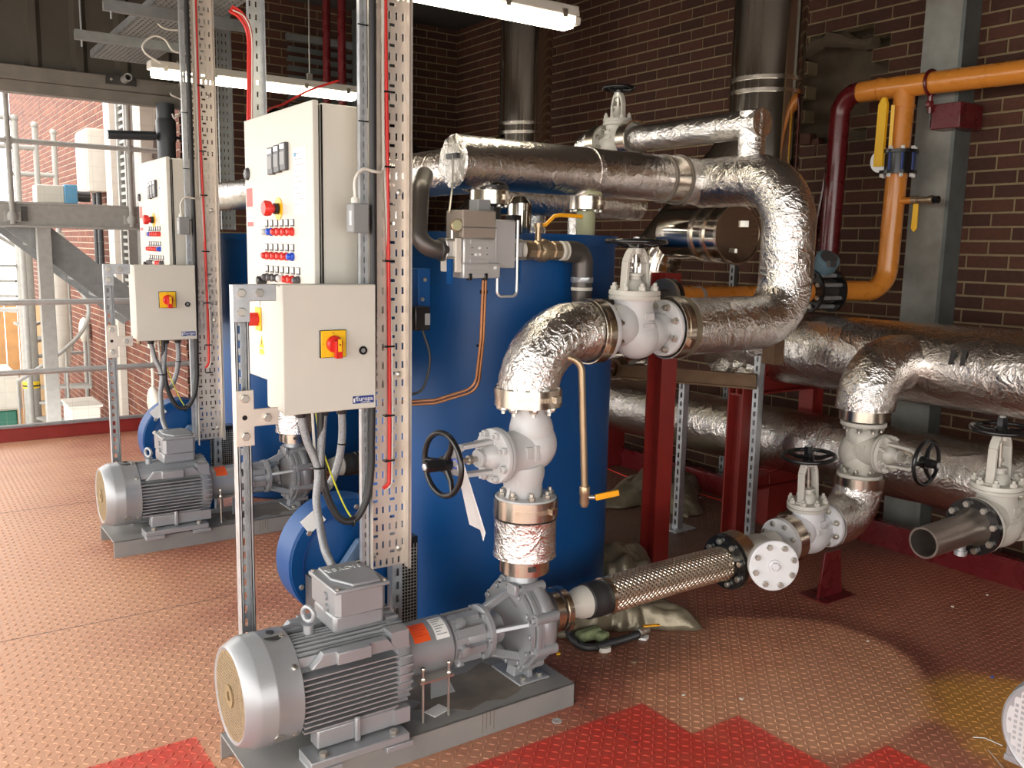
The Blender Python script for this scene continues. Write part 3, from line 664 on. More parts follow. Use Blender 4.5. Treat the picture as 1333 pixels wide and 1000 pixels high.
# ================================================================ FLUES
def flue(cx,cy,lbl,lz,front):
    t=T('flue',lbl,'flue',(cx,cy,lz))
    obj('shell',B().cyl((cx,cy,lz),(cx,cy,3.74),.205,n=56),'flue',t)
    for z in (2.50,2.57): obj('seam_ring',B().ring((cx,cy,z),EZ,.205,.214,-.011,.011,56),'band',t)
    e=V(cx-.50,cy+.36,lz-.45); a=V(cx,cy,lz+.36); d=nrm(a-e)
    pts=arc([a,e,e-V(0,0,.55),e-V(.6,0,.55)],[.26,.2],10); obj('branch',B().tube(pts,.145,44),'flue',t)
    for k in (2,6,10): obj('branch_ring',B().ring(pts[k],pts[k+1]-pts[k-1],.145,.153,-.010,.010,48),'band',t)
    if front:
        q=py(960,305,3.02); ax_=nrm(V(-.10,-1,-.02)); jt=q-ax_*.46
        obj('cleanout',B().cyl(jt,q,.140,n=48),'flue',t)
        for h_ in (.0,.10,.19): obj('cleanout_ring',B().ring(q-ax_*h_,ax_,.14,.149,-.010,.010,48),'band',t)
        obj('cleanout_cover',B().lathe([(.136,0),(.136,.006),(.05,.014)],q,ax_,48),'flue',t)
        u,v,w=frame(ax_); obj('toggle_clip',B().bar(q+w*.015+v*.05,q+w*.04+v*.05+u*.03,.012,.03),'zinc',t); obj('toggle_clip',B().bar(q+w*.015-v*.08-u*.02,q+w*.035-v*.08-u*.035,.012,.02),'zinc',t)
    return t
flue(4.24,3.58,'large polished steel flue rising beside the broken wall hole',2.0,True)
flue(4.28,6.02,'polished steel flue rising behind the left end of the foil header',2.0,False)
tag(obj('black_duct',B().tube(arc([(2.6,7.45,2.55),(3.95,7.45,2.55),(3.95,7.45,0)],.22,10),.16,28).ring((3.55,7.45,2.55),EX,.16,.168,-.02,.02,28).ring((2.9,7.45,2.55),EX,.16,.168,-.02,.02,28),'black',loc=(3.3,7.45,2.55)),'black horizontal duct with a downward elbow in the dark back corner','duct')
tag(obj('corner_duct',B().tube(arc([(2.85,6.4,1.5),(2.85,6.4,2.12),(3.35,6.4,2.2),(3.35,6.4,1.4)],.24,8),.17,32).ring((3.1,6.4,2.17),EX,.17,.178,-.01,.01,32),'flue',loc=(3,6.4,1.5)),'dull stainless duct elbow just behind the left end of the header','duct')
# ================================================================ GAS LINE
g=T('gas_pipe','ochre gas pipe dropping from the wall run to the meter','pipe',(4.62,2.98,1.4))
up=px(1182,112,4.62); zt=2.515
obj('wall_run',B().tube(fine(arc([(4.62,.6,zt-.05),(4.62,3.1,zt),(4.62,3.225,zt)],.06),.2),.058,24),'gas',g)
obj('drop',B().tube(arc([(4.62,2.95,zt),(4.62,2.97,1.405),(4.36,3.05,1.405),(4.28,3.07,1.405)],[.13,.13],12),.056,24),'gas',g)
obj('tee_collar',B().ring((4.62,2.95,zt-.11),EZ,.056,.06,-.006,.006,24).ring((4.62,3.1,zt),EY,.058,.062,-.006,.006,24),'gas',g)
obj('side_stub',B().cyl((4.62,2.965,1.90),(4.60,2.83,1.90),.018,n=14),'gas',g)
v=T('drain_valve','small brass drain valve with a yellow lever on the gas drop','valve',(4.6,2.8,1.9))
obj('body',B().lathe([(.024,0),(.024,.03),(.017,.035),(.017,.09),(.024,.095),(.024,.12)],(4.60,2.84,1.90),(0,-1,0),12),'brass',v); obj('cap',B().lathe([(.02,0),(.02,.03)],(4.60,2.72,1.90),(0,-1,0),8),'black',v)
obj('lever',B().prism([(-.014,0),(.014,0),(.017,-.13),(.0,-.15),(-.017,-.13)],(4.575,2.80,1.88),EY,EZ,-EX,.006),'yellow',v)
v=T('butterfly_valve','dark blue butterfly valve with a long yellow lever on the gas drop','valve',(4.62,2.955,2.11))
obj('body',B().lathe([(.085,-.045),(.085,.045)],(4.62,2.955,2.11),EZ,28),'black',v)
for s in (-1,1):
    obj('flange',B().lathe([(.10,-.009),(.10,.009)],(4.62,2.955,2.11+s*.055),EZ,32),'black',v); obj('bolts',B().bolts((4.62,2.955,2.11+s*.064),EZ*s,.082,8,.012,.018),'paper',v)
b=B()
for k in range(8): a=2*PI*k/8; b.cyl((4.62+.083*math.cos(a),2.955+.083*math.sin(a),2.06),(4.62+.083*math.cos(a),2.955+.083*math.sin(a),2.16),.008,n=8)
obj('tie_rods',b,'brandblue',v)
hp=px(1147,210,4.55); obj('quadrant',B().lathe([(.062,0),(.062,.008)],hp,-EX,28),'silver',v); obj('spindle',B().cyl(hp,(4.62,2.97,2.11),.014,n=12),'black',v)
obj('lever',B().prism([(-.03,-.03),(.022,-.03),(.03,.30),(.012,.335),(-.008,.335),(-.022,.30)],hp+V(-.016,0,0),nrm(V(0,1,0)),nrm(V(.02,-.02,1)),-EX,.02).bar(hp+V(-.01,-.055,.05),hp+V(-.02,-.06,.29),.018,.012),'yellow',v)
mp=T('maroon_pipe','maroon vertical pipe dropping from the ochre wall run','pipe',(4.62,3.33,1.55))
obj('pipe',B().tube(arc([(4.62,3.22,zt),(4.62,3.35,zt),(4.62,3.36,1.60)],.12,10),.058,24),'maroon',mp); obj('reducer',B().lathe([(.056,.12),(.03,.02),(.03,0)],(4.62,3.36,1.50),EZ,18),'gas',mp)
obj('stay_bar',B().bar((4.75,3.5,2.1),(4.75,3.62,1.25),.04,.012),'maroon',mp)
t=T('pipe_bracket','maroon box bracket and ring clamp holding the ochre wall run','bracket',(4.7,2.8,2.3))
q=px(1222,150,4.66); obj('box_section',B().box(q+V(-.02,-.13,-.075),q+V(.2,.03,.055)),'maroon',t,bevel=.004); obj('end_opening',B().box(q+V(-.024,.034,-.065),q+V(.19,.036,.045)),'galv_dark',t)
obj('ring_clamp',B().torus((4.62,2.80,zt-.005),EY,.064,.009,28,8),'maroon',t); obj('hanger_rod',B().cyl((4.62,2.80,zt-.065),(4.63,2.80,zt-.16),.014,n=8).hexb((4.62,2.80,zt-.10),-EZ,.022,.03),'maroon',t)
m_=T('gas_meter','black flanged gas meter with a light blue reading head','meter',(4.3,3.07,1.40))
gd=nrm(V(-.26,.06,0)); c0=V(4.27,3.07,1.405)
for k,s in ((0,.0),(1,.15)):
    p=c0+gd*(s+.0); obj('flange',B().lathe([(.115,-.009),(.115,.009)],p,gd,32),'black',m_)
obj('bolts',B().bolts(c0+gd*.159,gd,.09,8,.013,.016,.5),'zinc',m_)
obj('body',B().lathe([(.07,.0),(.07,.15)],c0,gd,24),'iron',m_)
b=B(); u,v_,w=frame(gd)
for k in range(8): a=2*PI*(k+.5)/8; q=c0+(u*math.cos(a)+v_*math.sin(a))*.09; b.cyl(q,q+gd*.15,.011,n=8)
obj('tie_rods',b,'galv',m_)
hd=c0+gd*.07+V(-.02,-.03,.15); obj('reading_head',B().lathe([(.055,-.04),(.065,-.02),(.065,.035),(.05,.045)],hd,(-.3,-.6,.65),24),'meterblue',m_); obj('glass',B().lathe([(.046,.045),(.046,.05)],hd,(-.3,-.6,.65),24),'dark',m_); obj('display',B().box(hd+V(-.06,-.075,-.02),hd+V(-.01,-.05,.015)),'dark',m_)
g2=T('gas_branch','ochre gas pipe running behind the valves to the meter','pipe',(3.7,3.08,1.4))
obj('pipe',B().tube([(2.98,2.98,1.395),(4.02,3.1,1.40)],.041,22),'gas',g2); obj('reducer',B().lathe([(.041,0),(.055,.10),(.055,.16)],(3.98,3.095,1.40),(1,.06,0),22),'gas',g2)
obj('weld_collar',B().lathe([(.040,0),(.046,.03),(.046,.11),(.041,.13)],(2.95,2.98,1.395),(1,.11,0),22),'gas',g2)
obj('clamp_ring',B().ring((3.16,3.0,1.395),(1,.11,0),.041,.047,-.01,.01,24),'galv',g2)
obj('flange',B().lathe([(.085,-.011),(.085,.011)],(2.945,2.98,1.395),(1,.11,0),28),'black',g2); obj('flange',B().lathe([(.085,-.011),(.085,.011)],(2.915,2.977,1.395),(1,.11,0),28),'zinc',g2)
tag(obj('rear_gas_pipe',B().cyl((3.6,4.4,1.34),(4.9,4.4,1.34),.035,n=16),'gas',loc=(4,4.4,1.34)),'thin ochre pipe behind the gas branch, under the flue clean-out','pipe')
for i,(x,y) in enumerate(((4.55,4.7),(4.7,4.15))):
    tag(obj('wall_strut',strut(B(),x,y,0,1.9,slot='-x'),'galv_dark',loc=(x,y,0),flat=True),['slotted strut standing behind the flue elbow','slotted strut standing behind the flue clean-out'][i],'post')
# ================================================================ VALVES
def globe_valve(label,c,pd,bd,r=.108,L=.26,hb=.13,hy=.31,hw=.105,body='white',top='cream',marks=True,group=None,ends=True,port=1,hub=.04):
    c=V(*c); pd=nrm(pd); bd=nrm(np.asarray(bd,float)-pd*np.dot(bd,pd)); cr=np.cross(pd,bd)
    t=T('globe_valve',label,'valve',c,group); k=r/.108
    b=B()
    # S-shaped globe body: two necks off the axis meeting in a fat belly
    for s in (-1,1):
        pts=[c+pd*s*L/2,c+pd*s*L*.42,c+pd*s*L*.30-bd*s*.012*k,c+pd*s*L*.12-bd*s*port*.022*k]
        b.tube(spline(pts,4),[.056*k]*3+[.057*k,.058*k,.06*k,.062*k,.066*k,.070*k,.075*k,.078*k,.078*k,.074*k][:10],24)
    u3=np.array([pd,bd,cr])
    eb=B().ell((0,0,0),(.094*k,.088*k,.086*k),24,16); P=np.array(eb.v)@u3+c-bd*.024*k+pd*.020*k*port; b.add(P,eb.f)
    b.lathe([(.080*k,.0),(.078*k,.05*k),(.070*k,hb-.035),(.078*k,hb-.012)],c,bd,28)
    # stiffening webs by the necks
    for s in (-1,1): b.prism([(0,.045*k),(L*.42,.045*k),(L*.44,.085*k),(.05,.062*k)],c-cr*.007,pd*s,bd*(-s*port),cr,.014)
    ob=obj('body',b,body,t,ang=50)
    for s in (-1,1):
        o=c+pd*s*(L/2)
        obj('flange',B().lathe([(r*.98,0),(r,.003),(r,.017),(r*.98,.02)],o,-pd*s,40),body,t)
        obj('flange_bolts',B().bolts(o-pd*s*.02,-pd*s,r*.80,8,.0145*k,.016,.5,stud=.027),'zinc',t)
    o=c+bd*(hb-.014)
    obj('bonnet_flange',B().lathe([(r*.86,0),(r*.88,.003),(r*.88,.014)],o,bd,40).lathe([(r*.82,.014),(r*.82,.018)],o,bd,36).lathe([(r*.88,.018),(r*.88,.030),(r*.86,.034)],o,bd,40),top,t)
    obj('bonnet_bolts',B().bolts(o+bd*.034,bd,r*.74,8,.0135*k,.016,.5,stud=.027),top,t)
    h0=hb+.02
    obj('bonnet',B().lathe([(.046*k,h0),(.044*k,h0+.014),(.034*k,h0+.032),(.024*k,h0+.040),(.022*k,h0+.052),(.030*k,h0+.053),(.030*k,h0+.062),(.016*k,h0+.064)],c,bd,24),top,t)
    b=B()
    e=.001; U=[(-.060*k,h0-.004),(-.054*k,hy-.060),(-.040*k,hy-.028),(-.024*k,hy-.010),(.024*k,hy-.010),(.040*k,hy-.028),(.054*k,hy-.060),(.060*k,h0-.004),(.046*k,h0-.004),(.040*k,hy-.066),(.029*k,hy-.042),(.018*k,hy-.032),(-.018*k,hy-.032),(-.029*k,hy-.042),(-.040*k,hy-.066),(-.046*k,h0-.004)]
    for i in range(8): 
        j=15-i
        if i==7: continue
        b.prism([U[i],U[i+1],U[j-1],U[j]],c-cr*.017*k,pd,bd,cr,.034*k)
    for s in (-1,1): b.obox(c+bd*h0+pd*s*.053*k,pd,cr,bd,.026*k,.044*k,.012)
    b.lathe([(.024*k,hy-.034),(.024*k,hy-.006)],c,bd,16)
    obj('yoke',b,top,t,bevel=.003)
    obj('stem',B().lathe([(.009,h0+.06),(.009,hy+.03)],c,bd,12).lathe([(.016,h0+.085),(.016,h0+.10)],c,bd,10).lathe([(.022,hy-.03),(.022,hy-.012)],c,bd,12),'zinc',t)
    wo_=c+bd*hy; w=obj('handwheel',B().torus(wo_+bd*.012,bd,hw-.009,.0095,44,12),'black',t)
    b=B()
    for q in range(3):
        a=2*PI*q/3+.5; d=pd*math.cos(a)+cr*math.sin(a); b.tube([wo_+bd*.004+d*.02,wo_+bd*.0+d*.06,wo_+bd*.010+d*(hw-.012)],[.013,.010,.008],10)
    b.lathe([(.026,-.012),(.028,.0),(.026,.016)],wo_,bd,20); b.lathe([(.022,.016),(.020,.014+hub),(.018,.018+hub)],wo_,bd,6); obj('spokes',b,'black',w)
    obj('hub_nut',B().hexb(wo_+bd*(.016+hub),bd,.012,.007),'silver',w)
    if marks:
        for sgn in (1,-1):
            n=cr*sgn; b=B()
            b.obox(c+n*.072*k+bd*.052*k+pd*.01,pd,bd,n,.044*k,.026*k,.014); b.obox(c+n*.073*k+bd*.018*k+pd*.005,pd,bd,n,.056*k,.018*k,.014)
            b.obox(c+n*.060*k-pd*.062*k+bd*.02,nrm(pd+bd*.9),nrm(bd-pd*.9),n,.048*k,.016*k,.012); b.obox(c+n*.058*k+pd*.07*k,nrm(pd+bd*.9),nrm(bd-pd*.9),n,.05*k,.018*k,.012)
            obj('raised_plate',b,body,t,bevel=.002)
    return t
def clamp(b,o,ax,r,w):
    b.ring(o,ax,r-.004,r,-w/2,w/2,48); return b
def clamp_teeth(b,o,ax,r,toward,n=22,arcw=1.1):
    """worm-drive slots of a band, on the side that faces `toward`"""
    u,v,w=frame(ax); a0=math.atan2(np.dot(toward,v),np.dot(toward,u))
    for k in range(n):
        a=a0+arcw*(k/(n-1)-.5); d=u*math.cos(a)+v*math.sin(a); b.obox(V(*o)+d*(r+.0008),d,np.cross(w,d),w,.003,.0032,.016)
    a=a0+arcw*.62; d=u*math.cos(a)+v*math.sin(a); b.obox(V(*o)+d*(r+.006),d,np.cross(w,d),w,.012,.03,.02)
    return b
TOCAM=V(-.35,-.9,0)
def band(parent,o,ax,r,w,toward=TOCAM,name='flange_band',flip=1):
    q=obj(name,clamp(B(),o,ax,r,w),'band',parent); s=obj('band_screw',clamp_teeth(B(),o,ax,r,toward),'band',q,flat=True); return q
def foil_pipe(name,b,parent,mt='foil'): return obj(name,b,mt,parent,ang=60)
# ================================================================ PUMP SETS
def motor(c,label,group,r=.165,L=.55,far=False,grille='mesh'):
    """c: centre of the fan end, shaft towards +X"""
    c=V(*c); t=T('electric_motor',label,'motor',(c[0]+.35,c[1],c[2]-.2),group); X=lambda x,y=0,z=0: c+V(x,y,z)
    cow=obj('fan_cowl',B().lathe([(.130,.004),(.140,.0),(.146,.004),(r*.985,.040),(r,.046),(r,.085),(r*1.006,.088),(r*1.006,.094),(r,.097),(r,.167),(r*.985,.170)],X(0),EX,56),'pump',t)
    p,n=(.0105,25) if grille=='mesh' else (.0155,17); holes=[]; wd=n*p; e_=p*.21
    for i in range(n):
        for j in range(n):
            x,z=(i+.5)*p-wd/2,(j+.5)*p-wd/2; d=math.hypot(x,z)
            if d>.132: holes.append((i*p,(i+1)*p,j*p,(j+1)*p))
            elif .030<d<.124: holes.append((i*p+e_,(i+1)*p-e_,j*p+e_,(j+1)*p-e_))
    obj('grille',B().perf(X(.003,-wd/2,-wd/2),EY,EZ,EX,wd,wd,holes,.003),grille,cow,flat=True)
    obj('grille_hub',B().ring(X(.002),-EX,.014,.034,0,.004,24),grille,cow)
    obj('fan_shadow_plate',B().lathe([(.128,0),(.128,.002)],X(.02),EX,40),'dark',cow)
    b=B(); b.lathe([(.012,0),(.012,.006)],X(.125,0,r-.002),EZ,16); b.lathe([(.028,.0),(.028,.003)],X(.125,-.02,r-.005),EZ,24); obj('drain_plug',b,'rubber',cow)
    b=B()
    for a in (-.9,-2.25,-.2): b.hexb(X(.15,r*math.sin(a)*1.0,r*math.cos(a)),V(0,math.sin(a),math.cos(a)),.009,.006)
    b.lathe([(.017,0),(.017,.004)],X(.10,-r*.80,-r*.6),V(0,-.8,-.6),20); obj('screws',b,'zinc',cow)
    b=B().lathe([(.128,.165),(.128,.485)],X(0),EX,48); obj('frame_core',b,'pump',t)
    b=B()
    for s in (-1,1):
        for k in range(11):
            z=-.100+k*.0165; y0=.10; b.box(X(.17,s*y0,z-.0022),X(.475,s*(.158-abs(z)*.06),z+.0022))
        for k in range(8):
            y=s*(.022+k*.0135); b.box(X(.17,y-.002,.09),X(.475,y+.002,.153-.0007*k*k))
    obj('cooling_fins',b,'pump',t,flat=True)
    for s in (-1,1):
        b=B(); b.prism([(.195,.088),(.47,.088),(.44,.128),(.235,.128)],c+V(0,s*.118,0),EX,EZ,EY*s,.03); obj('side_ledge',b,'pump',t,bevel=.003)
        b=B(); b.box(X(.27,s*.142,.090),X(.38,s*.165,.128)); obj('rating_plate',b,'pump',t,bevel=.003)
        b=B(); b.box(X(.21,s*.09,-.165),X(.47,s*.15,-.105)); b.box(X(.325,s*.15,-.17),X(.345,s*.165,-.09)); obj('foot_web',b,'pump',t,bevel=.006)
        b=B(); b.box(X(.17,s*.10,-.195),X(.49,s*.20,-.170)); b.box(X(.17,s*.10,-.215),X(.265,s*.205,-.195)); b.box(X(.41,s*.10,-.215),X(.50,s*.205,-.195)); obj('foot_rail',b,'pump',t,bevel=.003)
        obj('foot_bolts',B().bolts(X(.215,s*.18,-.170),EZ,0,1,.014,.014).bolts(X(.445,s*.18,-.170),EZ,0,1,.014,.014),'zinc',t)
    b=B().lathe([(.150,.475),(.158,.48),(.158,.505),(.150,.525),(.12,.545),(.10,.55)],X(0),EX,48)
    for k in range(36): a=2*PI*k/36; d=V(0,math.cos(a),math.sin(a)); b.obox(X(.50)+d*.157,d,np.cross(EX,d),EX,.012,.006,.045)
    for s in (-1,1): b.box(X(.455,s*.09,.085),X(.515,s*.145,.140)); b.box(X(.46,s*.10,-.16),X(.515,s*.155,-.11))
    obj('end_shield',b,'pump',t)
    # terminal box
    tb=X(.380,0,.147); b=B(); b.prism([(-.085,-.08),(.085,-.08),(.085,.08),(-.085,.08)],tb,EX,EY,EZ,.06); obj('box_neck',b,'pump',t,bevel=.012)
    b=B(); b.prism([(-.068,-.098),(.068,-.098),(.083,-.083),(.083,.098),(-.083,.098),(-.083,-.083)],tb+EZ*.055,EX,EY,EZ,.080); bx=obj('terminal_box',b,'pump',t,bevel=.005)
    b=B(); b.box(tb+V(-.090,-.106,.133),tb+V(.090,.106,.146)); b.prism([(-.068,-.02),(-.03,-.098),(.062,-.098),(.076,-.02),(.062,.093),(-.062,.093)],tb+EZ*.146,EX,EY,EZ,.010); obj('lid',b,'pump',bx,bevel=.004)
    if not far: text('lid_lettering','HOYER',.036,tb+V(0,.042,.1565),-EX,-EY,'silver',bx,.0015)
    else: text('lid_lettering','HOYER',.036,tb+V(0,.042,.1565),-EX,-EY,'pump',bx,.0015)
    obj('lid_screws',B().bolts(tb+V(-.078,-.094,.146),EZ,0,1,.007,.005).bolts(tb+V(.078,-.094,.146),EZ,0,1,.007,.005).bolts(tb+V(-.078,.094,.146),EZ,0,1,.007,.005).bolts(tb+V(.078,.094,.146),EZ,0,1,.007,.005),'zinc',bx)
    obj('gland_plugs',B().lathe([(.013,0),(.013,.008)],tb+V(-.083,-.02,.105),-EX,16).lathe([(.013,0),(.013,.008)],tb+V(-.083,-.025,.07),-EX,16),'pump',bx)
    ey=X(.235,-.03,.165); obj('lifting_eye',B().torus(ey+EZ*.045,(1,.5,0),.022,.0075,28,10).lathe([(.016,-.02),(.015,.012),(.022,.016)],ey,EZ,16),'pump',t)
    return t
def pump_set(d,L,far=False):
    d=V(*d); Yc=2.48; P=lambda x,y,z: V(x,Yc+y,z)+d
    t=T('pump_base',L['base'],'base',P(1.33,0,0),'pump bases')
    b=B(); b.box(P(.765,-.17,.080),P(1.91,.17,.086)); b.box(P(.765,-.17,0),P(1.91,-.164,.086)); b.box(P(.765,.164,0),P(1.91,.17,.086)); b.box(P(1.904,-.17,0),P(1.91,.17,.08)); obj('channel',b,'base',t,bevel=.002)
    b=B(); vs=[]
    for k in range(26): a=2*PI*k/26; rr=1+random.uniform(-.22,.22); vs.append((1.6+.27*rr*math.cos(a),.0+.125*rr*math.sin(a)))
    b.prism(vs,P(0,0,.0862),EX,EY,EZ,.0008); obj('oil_stain',b,'dirt',t,flat=True)
    for k,x in enumerate((1.52,1.535,1.55,1.565)): obj('drip_streak',B().box(P(x,-.1704,.015+.008*(k%3)),P(x+.004,-.1700,.083)),'dirt',t,flat=True)
    motor(P(.745,0,.290),L['motor'],'pump motors',far=far)
    t=T('centrifugal_pump',L['pump'],'pump',P(1.75,0,.09),'centrifugal pumps'); c=P(0,0,.284); X=lambda x,y=0,z=0: c+V(x-.075+.04*max(0,min(1,(x-1.69)/.08)),y,z); cg=X(0)
    gd=obj('coupling_guard',B().lathe([(.090,1.345),(.090,1.535)],cg,EX,44),'pump',t)
    def patch(x0,x1,a0,a1,mt,nm,r=.0908):
        b=B(); n=10; vs=[]
        for i in range(n+1):
            a=a0+(a1-a0)*i/n; dv=V(0,-math.sin(a),math.cos(a))
            for x in (x0,x1):
                for rr in (r,r+.0006): vs.append(X(x)+dv*rr)
        fs=[]
        for i in range(n): k=i*4; fs+= [(k+1,k+3,k+7,k+5),(k,k+4,k+6,k+2)]
        b.add(vs,fs); return obj(nm,b,mt,gd)
    lab(patch(1.395,1.455,.15,.95,'orange','warning_sticker'),'orange warning sticker')
    if not far:
        lab(patch(1.475,1.525,.05,1.0,'paper','notice_sticker'),'white printed notice')
        for k in range(7): patch(1.481,1.519-.01*(k%3),.15+k*.11,.18+k*.11,'greybox','notice_print',.0915)
        for k in range(5): patch(1.402,1.448-.012*(k%2),.25+k*.11,.27+k*.11,'redplast','sticker_print',.0915)
    b=B().lathe([(.090,1.5),(.06,1.535),(.058,1.55)],cg,EX,32); b.lathe([(.066,1.545),(.078,1.55),(.078,1.60),(.066,1.605),(.068,1.61),(.070,1.675),(.084,1.680),(.094,1.684),(.094,1.70),(.06,1.703)],cg,EX,36)
    for k in range(8): a=2*PI*(k+.3)/8; dv=V(0,math.cos(a),math.sin(a)); b.obox(X(1.61)+dv*.074,dv,np.cross(EX,dv),EX,.026,.030,.11)
    for a in (.6,1.7,2.6,4.0): dv=V(0,-math.sin(a),math.cos(a)); b.lathe([(.018,.05),(.018,.096),(.010,.098)],X(1.58),dv,12)
    obj('bearing_housing',b,'pump',t)
    obj('housing_bolts',B().bolts(X(1.684),-EX,.084,6,.010,.012),'pump',t)
    # lantern: conical struts between the bearing housing and the casing cover
    b=B()
    for k in range(5):
        a=2*PI*(k+.25)/5; dv=V(0,math.cos(a),math.sin(a)); b.bar(X(1.688)+dv*.070,X(1.785)+dv*.125,.030,.016,up=np.cross(EX,dv))
    b.lathe([(.036,1.63),(.040,1.70),(.055,1.76)],cg,EX,28); obj('lantern_struts',b,'pump',t,bevel=.003)
    b=B().ring(c-EX*.035,EX,.105,.150,1.768,1.782,48); b.lathe([(.11,1.781),(.11,1.79)],c-EX*.035,EX,40); b.ring(c-EX*.035,EX,.12,.162,1.787,1.80,48); obj('casing_cover',b,'pump',t)
    obj('cover_bolts',B().bolts(X(1.768),-EX,.138,12,.009,.008),'pump',t)
    b=B().lathe([(.150,1.80),(.160,1.805),(.160,1.815),(.150,1.82),(.148,1.845),(.155,1.85),(.155,1.862),(.138,1.885),(.095,1.905),(.062,1.92),(.058,1.975)],c-EX*.035,EX,48)
    b.torus(X(1.842,0,.01),EX,.118,.040,40,14)
    b.tube(spline([X(1.835,-.03,.08),X(1.82,-.01,.13),c+V(1.80,0,.195)],5),[.055]*11,24); b.lathe([(.072,0),(.072,.016)],c+V(1.80,0,.182),EZ,32)
    b.box(X(1.80,-.05,.13),X(1.806,.05,.175))
    for k in range(8):
        a=2*PI*(k+.5)/8; dv=V(0,math.cos(a),math.sin(a)); b.lathe([(.020,-.048),(.020,.045),(.014,.05)],X(1.83)+dv*.152,EX,14)
    obj('volute_casing',b,'pump',t)
    obj('casing_bolts',B().bolts(X(1.782),-EX,.152,8,.012,.014,.5),'pump',t)
    b=B(); b.box(X(1.755,-.07,.125),X(1.768,-.02,.165)); obj('cast_badge',b,'pump',t,bevel=.004)
    b=B(); b.prism([(-.05,.0),(.05,0),(.03,.10),(-.03,.10)],X(1.83,-.025,-.20),EX,EZ,EY,.05); b.box(X(1.765,-.09,-.209),X(1.895,.09,-.192)); b.box(X(1.82,-.06,-.20),X(1.84,.06,-.13)); obj('casing_foot',b,'pump',t,bevel=.004)
    obj('foot_bolts',B().bolts(X(1.795,-.065,-.192),EZ,0,1,.012,.012).bolts(X(1.865,-.065,-.192),EZ,0,1,.012,.012),'zinc',t)
    b=B()
    for x in (1.40,1.495):
        b.cyl(X(x,-.12,-.21),X(x,-.12,-.01),.0045,n=8); b.hexb(X(x,-.12,-.055),EZ,.010,.012); b.hexb(X(x,-.12,-.02),EZ,.008,.01)
    b.box(X(1.385,-.13,-.062),X(1.51,-.085,-.056)); obj('guard_support_rods',b,'zinc',t)
    b=B(); b.prism([(0,0),(.10,0),(.035,.13),(0,.13)],X(1.50,.0,-.209),EX,EZ,EY,.006); b.box(X(1.50,-.05,-.209),X(1.61,.05,-.203)); obj('support_gusset',b,'pump',t)
pump_set((0,0,0),dict(base='grey channel base plate under the nearest pump, oil-stained',motor='large silver-grey finned motor in the foreground with its fan grille to the left',pump='nearest grey centrifugal pump under the foil-wrapped riser'))
FAR=V(.10,2.43,0)
pump_set(FAR,dict(base='grey channel base plate under the farther pump behind the strut leg',motor='farther grey finned motor left of the slotted strut leg',pump='farther grey centrifugal pump partly behind the strut leg'),far=True)
q=pz(1376,968,.35); motor((q[0],q[1],.36),'light grey motor fan end cut by the lower right corner','pump motors',r=.155,grille='grille_grey')
tag(obj('paper_scrap',B().obox((1.40,2.40,.0885),(1,.3,0),(-.3,1,0),EZ,.07,.05,.002),'paper',loc=(1.4,2.4,.088)),'crumpled white label lying on the near base beside the motor','litter')
# ================================================================ FOIL PIPE LOOP OF THE NEAR PUMP
Yp=2.48; XR=1.80
def check_valve(d,label):
    d=V(*d)
    t=T('check_valve',label,'valve',V(XR,Yp,.48)+d)
    foil_pipe('foil_wrap',B().lathe([(.103,.525),(.112,.530),(.110,.545),(.110,.655),(.112,.668),(.104,.672)],V(XR,Yp,0)+d,EZ,48,jit=.008),t)
    obj('band',clamp(B(),V(XR,Yp,.502)+d,EZ,.090,.055),'band',t); obj('core',B().lathe([(.085,.47),(.085,.53)],V(XR,Yp,0)+d,EZ,32),'band',t)
    b=B(); b.obox(V(XR-.03,Yp-.09,.503)+d,(1,-.33,0),(.33,1,0),EZ,.03,.004,.014); obj('band_buckle',b,'iron',t)
check_valve((0,0,0),'short foil-wrapped fitting between the near pump and its globe valve'); check_valve(FAR,'foil-wrapped fitting on the farther pump, seen below the nearer isolator box')
v1=globe_valve('white globe valve above the near pump with a black handwheel facing left',(XR,Yp,.905),(0,0,1),(-1,-.08,.02),L=.36,hb=.135,hy=.345,hw=.112,top='white',hub=.062)
band(v1,(XR,Yp,.708),EZ,.114,.066)
p1=T('foil_elbow','foil-wrapped elbow rising from the near globe valve to the upper one','pipe',(XR,Yp,1.1))
pts=arc([(XR,Yp,1.10),(XR,Yp,1.312),(2.09,Yp,1.312)],.20,16)
foil_pipe('foil_wrap',B().tube(fine(pts,.02),.107,48,jit=.011),p1)
band(p1,(XR,Yp,1.098),EZ,.118,.06); obj('flange_bolts',B().bolts((XR,Yp,1.068),-EZ,.098,8,.012,.014,.5).bolts((XR,Yp,1.128),EZ,.108,10,.007,.006),'zinc',p1)
band(p1,(2.075,Yp,1.312),EX,.118,.045,toward=V(0,-1,.25))
bl=arc([(1.92,2.385,1.26),(1.985,2.36,1.245),(2.0,2.36,.865)],.05,8)
dl=T('drain_line','brown bare drain tube hanging from the foil elbow, with an orange lever valve','pipe',(2.0,2.36,.8))
pts_=[py(728,462,2.375),py(757,470,2.36),py(761,640,2.36)]
obj('tube',B().tube(arc([pts_[0]+V(0,.05,.0),pts_[1],pts_[2]],.05,8),.0125,14),'brass',dl)
q=pts_[2]; obj('valve_body',B().lathe([(.017,0),(.019,.005),(.019,.03),(.016,.035),(.018,.06),(.012,.075)],q+EZ*.02,-EZ,12),'brass',dl); obj('valve_stem',B().cyl(q-EZ*.02,q+V(.03,-.02,-.02),.008,n=10),'zinc',dl)
lab(obj('lever',B().bar(q+V(.03,-.025,-.02),q+V(.115,-.05,-.008),.012,.022),'lever',dl,bevel=.003),'orange-yellow lever')
